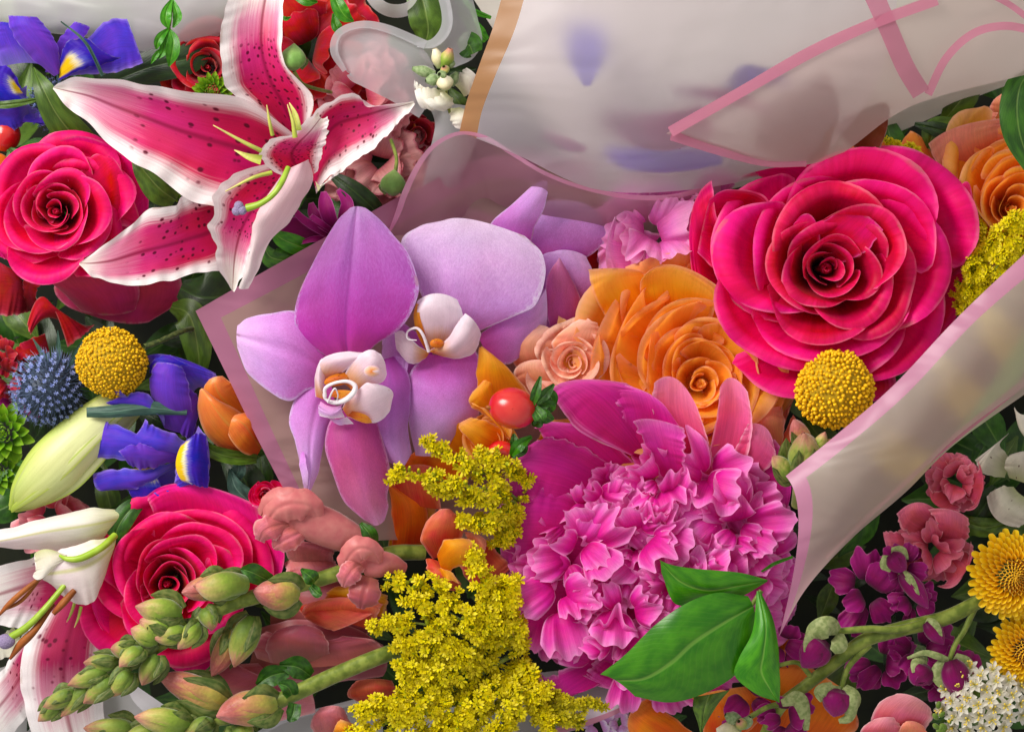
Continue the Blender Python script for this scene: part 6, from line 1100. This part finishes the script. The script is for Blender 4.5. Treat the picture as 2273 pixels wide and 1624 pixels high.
# orange petals behind film upper right
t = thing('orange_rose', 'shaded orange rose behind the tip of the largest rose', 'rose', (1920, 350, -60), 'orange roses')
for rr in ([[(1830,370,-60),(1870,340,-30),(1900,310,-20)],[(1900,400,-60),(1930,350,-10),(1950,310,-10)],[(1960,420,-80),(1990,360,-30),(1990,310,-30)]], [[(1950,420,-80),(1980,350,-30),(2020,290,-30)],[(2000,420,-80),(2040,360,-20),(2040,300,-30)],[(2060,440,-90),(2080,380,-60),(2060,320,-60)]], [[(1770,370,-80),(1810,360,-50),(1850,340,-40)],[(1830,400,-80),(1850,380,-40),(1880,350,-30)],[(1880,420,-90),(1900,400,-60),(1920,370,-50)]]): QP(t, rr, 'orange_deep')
t = thing('pink_rose', 'salmon pink petals at the upper right edge behind the leaf', 'rose', (2250, 250, -60), 'pink roses')
for rr in ([[(2200,260,-60),(2200,230,-40),(2220,210,-30)],[(2250,280,-60),(2240,230,-20),(2250,200,-20)],[(2300,280,-80),(2300,230,-40),(2290,190,-40)]], [[(2190,280,-60),(2170,260,-40),(2180,250,-40)],[(2230,300,-60),(2210,270,-30),(2215,250,-30)]]): QP(t, rr, 'salmon')
# snapdragon bud at right in front of film
t = thing('snapdragon_tip', 'green snapdragon tip with pinkish buds poking up beside the film fold', 'snapdragon', (1790, 990, 180), 'snapdragons')
snapbud(t, (1790,1050,150), (1785,960,210), 46, 'bud_green', sep=4, seed=3)
snapbud(t, (1790,1000,150), (1762,930,190), 28, 'bud_pink', sep=0, seed=4)
snapbud(t, (1760,1060,150), (1715,1012,190), 26, 'bud_lime', sep=2, seed=5)
snapbud(t, (1810,1010,170), (1832,958,190), 17, 'bud_lime', sep=0, seed=6)
snapbud(t, (1820,1010,160), (1852,975,180), 18, 'bud_lime', sep=1, seed=7)
mesh('stem', tube([(1790,1000,150),(1780,1060,120),(1770,1120,60)], [20,18,14], 12, 14), M['stem'], t)
# peach petal bits between orange rose and ball
t = thing('salmon_rosebud', 'salmon rosebud squeezed between orange garden rose and billy button', 'rose', (1735, 920, 30), 'pink roses')
QP(t, [[(1700,1010,-10),(1672,960,20),(1690,910,30)],[(1720,1000,0),(1700,940,50),(1712,905,45)],[(1735,990,-10),(1742,940,20),(1735,900,20)]], 'salmon')
QP(t, [[(1700,1010,-20),(1740,960,0),(1760,920,10)],[(1710,1015,-20),(1755,980,0),(1775,940,0)]], 'coral')
# ================================================================ lower right: purple stock, carnations, mums
def stockflower(t, at, R, seed, mat='purple', n=7): frilly(t, M[mat], at, R, n, seed, L=.85, W=.6, amp=.2, bend=.8, dome=.3)
t = thing('purple_stock', 'dark purple stock stem with hanging buds crossing the lower right', 'stock flower', (1950, 1400, 20), 'stock flowers')
mesh('stem', tube([(2180,1330,20),(2100,1370,30),(2000,1395,30),(1920,1420,25),(1860,1465,20),(1790,1520,10),(1730,1570,0),(1690,1650,-20)], [16,17,17,16,15,14,14,14], 16, 60), M['stem'], t)
for pts, r in [([(2120,1360,30),(2000,1395,50),(1930,1395,55),(1860,1400,50)],[9,9,8,7]), ([(1930,1430,20),(1890,1470,30),(1875,1500,40),(1868,1530,40)],[8,7,6,6]), ([(2165,1345,20),(2140,1400,35),(2120,1430,40),(2108,1465,40)],[8,6,6,6]), ([(1740,1560,10),(1700,1570,30),(1650,1600,30),(1620,1612,30)],[7,6,6,5]), ([(1800,1500,20),(1770,1470,30),(1730,1475,30)],[6,5,5])]:
    mesh('stalk', tube(pts, r, 10, 24), M['stem'], t)
for k, (at, R) in enumerate([((1930,1310,10),72),((2030,1330,30),40),((2010,1260,40),44),((2050,1450,0),60),((1960,1470,-20),56),((1740,1430,-10),44),((1660,1540,0),56),((1745,1590,30),50),((2120,1500,10),50)]):
    stockflower(t, at, R, 200 + k)
for k, (a, b_, r) in enumerate([((1830,1420,60),(1780,1480,70),40), ((1860,1530,50),(1850,1590,60),38), ((2110,1465,50),(2135,1550,50),36), ((2060,1480,30),(2030,1520,40),34), ((2000,1270,60),(2060,1350,60),24), ((2055,1380,50),(2095,1430,50),20), ((1975,1230,60),(2010,1270,60),26)]):
    snapbud(t, a, b_, r * 1.05, 'purple', seed=300 + k, sep=1, smat='calyx')
for k, (pts, wd) in enumerate([([(1862,1400,60),(1840,1390,95),(1810,1400,90),(1790,1415,80)],[10,24,22,6]), ([(1866,1405,60),(1862,1430,85),(1848,1445,85)],[8,20,8]), ([(1868,1530,50),(1832,1535,80),(1822,1545,75)],[8,16,6]), ([(1868,1530,50),(1890,1550,75),(1885,1590,65),(1862,1600,60)],[8,14,12,5]), ([(2106,1465,50),(2080,1455,60),(2050,1448,55),(2014,1460,50)],[6,8,6,3]), ([(1735,1560,40),(1770,1550,60),(1785,1580,55),(1790,1620,45)],[8,18,14,6])]):
    mesh('calyx', spine(pts, wd, cup=-.4, nu=9, nv=16), M['calyx'], t)
t = thing('stock_bud_tip', 'pale green and cream stock bud tip at the bottom under the leaves', 'stock flower', (1610, 1600, 40), 'stock flowers')
for a, b_, r, mt in [((1640,1615,40),(1590,1620,60),16,'creambud'),((1640,1600,40),(1610,1585,70),15,'greybud'),((1650,1610,40),(1640,1600,80),13,'bud_lime'),((1655,1610,30),(1665,1590,60),12,'greybud'),((1630,1620,40),(1625,1640,50),16,'creambud')]:
    mesh('bud', tube([a, tuple(np.add(a, b_) / 2 + [0,0,8]), b_], [r*.7, r, r*.3], 14, 14, lobes=3, lamp=.08), M[mt], t)
def carn(label, at, R, n, seed, mat, outer, **kw):
    t = thing('pink_carnation', label, 'carnation', at, 'carnations'); frilly(t, M[mat], at, R, n, seed, **kw)
    for rr in outer: QP(t, rr, mat, ruff=4, rf=4, wl=3)
    return t
M['carn_rose'] = petal_mat('rosy_carnation_petal', [(0, '9c2038'), (.5, 'cc4a64'), (1, 'd87088')], edge=('e08c9c', .85, 1.05), trans=.3)
carn('frilly rose pink carnation right of the film point', (2070, 1215, 0), 80, 26, 31, 'carn_rose', [
 [[(2080,1200,-20),(2010,1180,20),(1990,1140,30)],[(2090,1180,-10),(2040,1140,50),(2030,1115,50)],[(2110,1170,-10),(2090,1140,30),(2070,1125,30)]],
 [[(2080,1200,-10),(2080,1160,40),(2060,1130,50)],[(2100,1200,0),(2110,1170,50),(2110,1130,60)],[(2130,1220,-10),(2150,1190,20),(2150,1150,30)]],
 [[(2080,1240,-20),(2100,1290,0),(2080,1300,0)],[(2100,1230,0),(2140,1260,20),(2130,1290,20)],[(2120,1210,-10),(2160,1230,0),(2155,1200,10)]],
 [[(2060,1240,-20),(2030,1270,0),(1990,1260,0)],[(2060,1220,-10),(2000,1220,20),(1970,1220,20)],[(2060,1200,-20),(1990,1180,10),(1960,1180,10)]]], L=.6, W=.45, amp=.2)
carn('small tight rose pink carnation under the film fold at right', (2125, 1070, -20), 60, 22, 32, 'carn_rose', [
 [[(2110,1080,-30),(2070,1090,0),(2060,1060,0)],[(2110,1100,-20),(2080,1120,20),(2070,1110,10)],[(2130,1110,-30),(2130,1135,-10),(2110,1135,-10)]],
 [[(2140,1100,-30),(2160,1120,0),(2140,1132,0)],[(2140,1080,-20),(2180,1080,20),(2175,1110,10)],[(2140,1060,-30),(2175,1040,0),(2170,1020,0)]]], L=.6, W=.5, amp=.14)
t = thing('pink_alstroemeria', 'soft pink petals at the bottom edge left of the white allium', 'alstroemeria', (1990, 1590, 10))
QP(t, [[(1960,1640,0),(1935,1600,40),(1950,1560,50),(1990,1538,50)],[(1990,1640,10),(1985,1600,60),(2000,1570,65),(2030,1545,55)],[(2040,1640,0),(2060,1610,30),(2070,1590,35),(2065,1570,35)]], 'pink' if 0 else 'carn_pink', ruff=2)
QP(t, [[(1920,1660,10),(1910,1620,50),(1940,1595,60)],[(1950,1660,20),(1950,1620,70),(1970,1590,70)],[(2000,1660,10),(2000,1620,50),(1995,1595,55)]], 'carn_pink', ruff=2)
QP(t, [[(1990,1660,20),(1995,1620,60),(2010,1600,65)],[(2030,1660,20),(2030,1620,60),(2030,1600,65)],[(2060,1660,10),(2060,1630,40),(2050,1610,45)]], 'salmon', ruff=2)
button('golden yellow button mum cut by the right edge', (2245, 1275, 60), 112, 'mumyellow', 21, 250, group='yellow button mums', L=.22, W=.07, flat=.5, blunt=.6)
button('second golden yellow mum below the first, at the right edge', (2275, 1440, 20), 92, 'mumyellow', 22, 220, group='yellow button mums', L=.22, W=.07, flat=.5, blunt=.6)
# white allium
t = thing('white_allium', 'cluster of tiny white star flowers at the bottom right corner', 'allium', (2180, 1545, 40))
rg = random.Random(77)
blob(t, 'bud_green', (2185, 1560, 0), 62, 50, 40, 'flower_core')
u6 = np.linspace(-1, 1, 5)[None]; v6 = np.linspace(0, 1, 7)[:, None]
for k in range(36):
    f = (k + .5) / 36; a = k * 2.39996; r = 104 * f ** .5; c = np.array([2185 + r * 1.0 * math.cos(a), 1552 + r * .8 * math.sin(a), 78 - 75 * f * f + rg.uniform(-6, 8)]); d = np.array([.8 * math.cos(a) * f, .8 * math.sin(a) * f, 1.0]); Bm = basis(d, rg.uniform(0, 6))
    gs = []
    for q in range(6):
        y = 6.5 * u6 * np.sin(np.pi * (.15 + .8 * v6)); x = 21 * v6 + 0 * u6; z = 5 * v6 + 2.5 * u6 ** 2; V, F, U = gridf(np.stack([x, y, z], -1)); gs.append((V @ rotz(q * 1.047).T, F, U))
    V, F, U = join(gs); fl = mesh('floret', (P(V @ Bm.T + c), F, U), M['white'], t)
    st = []
    for q in range(4):
        an = rg.uniform(0, 6.28); e = c + Bm @ np.array([8 * math.cos(an), 8 * math.sin(an), 19]); st.append(tube([tuple(c), tuple((c + e) / 2), tuple(e)], [.9, .8, .7], 4, 4)); st.append(tolocal((ball_t(6, 4)[0] * 2.4, ball_t(6, 4)[1], ball_t(6, 4)[2]), tuple(e)))
    mesh('stamen', [(s, M['pollen']) for s in st], None, fl)
for k in range(14):
    a = rg.uniform(2.2, 3.6); r = rg.uniform(70, 130); blob(t, 'bud_green', (2190 + r * math.cos(a), 1590 + r * .4 * math.sin(a) + rg.uniform(-15, 25), 40), 6, 9, 6, 'bud', rot=rg.uniform(0, 3))
# white alstroemeria right
t = thing('white_alstroemeria', 'greenish white streaked alstroemeria at the right edge', 'alstroemeria', (2240, 1050, -40))
for rr in ([[(2260,1030,-60),(2220,990,-20),(2240,960,-10)],[(2240,1040,-60),(2200,1010,-20),(2210,985,-10)],[(2230,1060,-70),(2180,1050,-40),(2165,1020,-30)]], [[(2250,1080,-60),(2220,1080,-20),(2190,1100,-20)],[(2270,1100,-60),(2240,1120,-10),(2210,1150,-20)],[(2300,1110,-60),(2290,1150,-30),(2260,1170,-30)]], [[(2290,960,-60),(2260,930,-30),(2250,900,-30)],[(2300,1000,-50),(2270,960,-10),(2270,920,-20)],[(2320,1000,-60),(2310,960,-30),(2300,910,-40)]], [[(2240,1060,-50),(2230,1030,-20),(2240,1010,-10)],[(2270,1070,-50),(2275,1030,-10),(2285,1000,0)],[(2300,1080,-60),(2310,1040,-30),(2320,1010,-20)]]): QP(t, rr, 'alst', ruff=4)
# orange flower bottom under leaves
t = thing('orange_alstroemeria', 'dull orange petals at the bottom edge under the green leaves', 'alstroemeria', (1560, 1600, -60), 'orange roses')
for rr in ([[(1560,1640,-80),(1480,1580,-50),(1440,1545,-40)],[(1520,1660,-70),(1440,1610,-30),(1400,1580,-30)],[(1480,1700,-80),(1420,1660,-50),(1395,1620,-50)]], [[(1560,1640,-60),(1560,1570,-30),(1530,1545,-20)],[(1600,1640,-50),(1620,1580,-10),(1600,1530,-10)],[(1640,1640,-70),(1700,1580,-50),(1680,1520,-40)]], [[(1640,1640,-80),(1680,1520,-40),(1740,1440,-40)],[(1720,1660,-80),(1760,1560,-30),(1800,1480,-40)],[(1800,1680,-90),(1900,1620,-60),(1890,1540,-60)]], [[(1700,1400,-100),(1740,1400,-70),(1770,1420,-60)],[(1700,1460,-100),(1750,1450,-60),(1790,1460,-60)]]): QP(t, rr, 'orange_deep', ruff=4)
for k, (x, y, r) in enumerate([(1330, 1612, 34), (1375, 1600, 26)]):
    t = thing('blue_hydrangea', ['pale violet petal cluster at the bottom edge under the pink rim', 'smaller violet petals beside the orange petals at the bottom edge'][k], 'hydrangea', (x, y, -90), 'hydrangea florets'); frilly(t, M['lip_lilac'], (x, y, -90), r, 8, 90 + k, L=.8, W=.6)
leaf('dark leaf behind the white alstroemeria', [(2140,1180,-80),(2180,1130,-60),(2210,1080,-70)], [10,36,10], 'leaf_dark', group='scattered single leaves')
leaf('olive leaf between the two right carnations', [(2130,1150,-70),(2180,1170,-50),(2240,1160,-60)], [10,22,10], 'leaf_olive', group='scattered single leaves')
# greenery seen through the right film fold
leaf('wide green blade blurred behind the right film fold', [(2060,1010,60),(2140,930,120),(2220,830,150),(2310,700,150)], [6,20,26,26], 'leaf_bright', group='scattered single leaves')
for k, (x, y, s) in enumerate([(2120, 850, 40), (1985, 990, 30), (2215, 735, 34)]):
    goldenrod(['yellow goldenrod tuft blurred behind the middle of the film fold', 'small yellow goldenrod tuft blurred low behind the film fold', 'yellow goldenrod tuft blurred behind the fold near the right edge'][k], (x, y, 60), [[(x + 50, y + 40, 10), (x + 20, y + 10, 70), (x - 20, y - 20, 100)], [(x + 40, y + 50, 10), (x + 10, y + 25, 70), (x - 30, y + 15, 90)]], 60 + k, per=50, size=11, spread=s)
# ================================================================ deep filler foliage and shaded flowers (one uncountable mass)
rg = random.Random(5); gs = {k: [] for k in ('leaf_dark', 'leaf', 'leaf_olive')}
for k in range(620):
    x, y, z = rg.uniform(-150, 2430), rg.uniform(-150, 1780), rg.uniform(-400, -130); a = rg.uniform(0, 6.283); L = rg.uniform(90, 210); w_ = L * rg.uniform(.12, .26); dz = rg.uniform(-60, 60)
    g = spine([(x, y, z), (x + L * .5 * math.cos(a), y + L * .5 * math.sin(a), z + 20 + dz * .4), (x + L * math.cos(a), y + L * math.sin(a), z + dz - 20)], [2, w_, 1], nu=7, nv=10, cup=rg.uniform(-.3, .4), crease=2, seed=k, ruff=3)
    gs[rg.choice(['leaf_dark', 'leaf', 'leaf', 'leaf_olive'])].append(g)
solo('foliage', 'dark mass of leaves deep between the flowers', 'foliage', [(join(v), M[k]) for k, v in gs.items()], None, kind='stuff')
for o in S.objects:
    if '_o' in o: del o['_o']
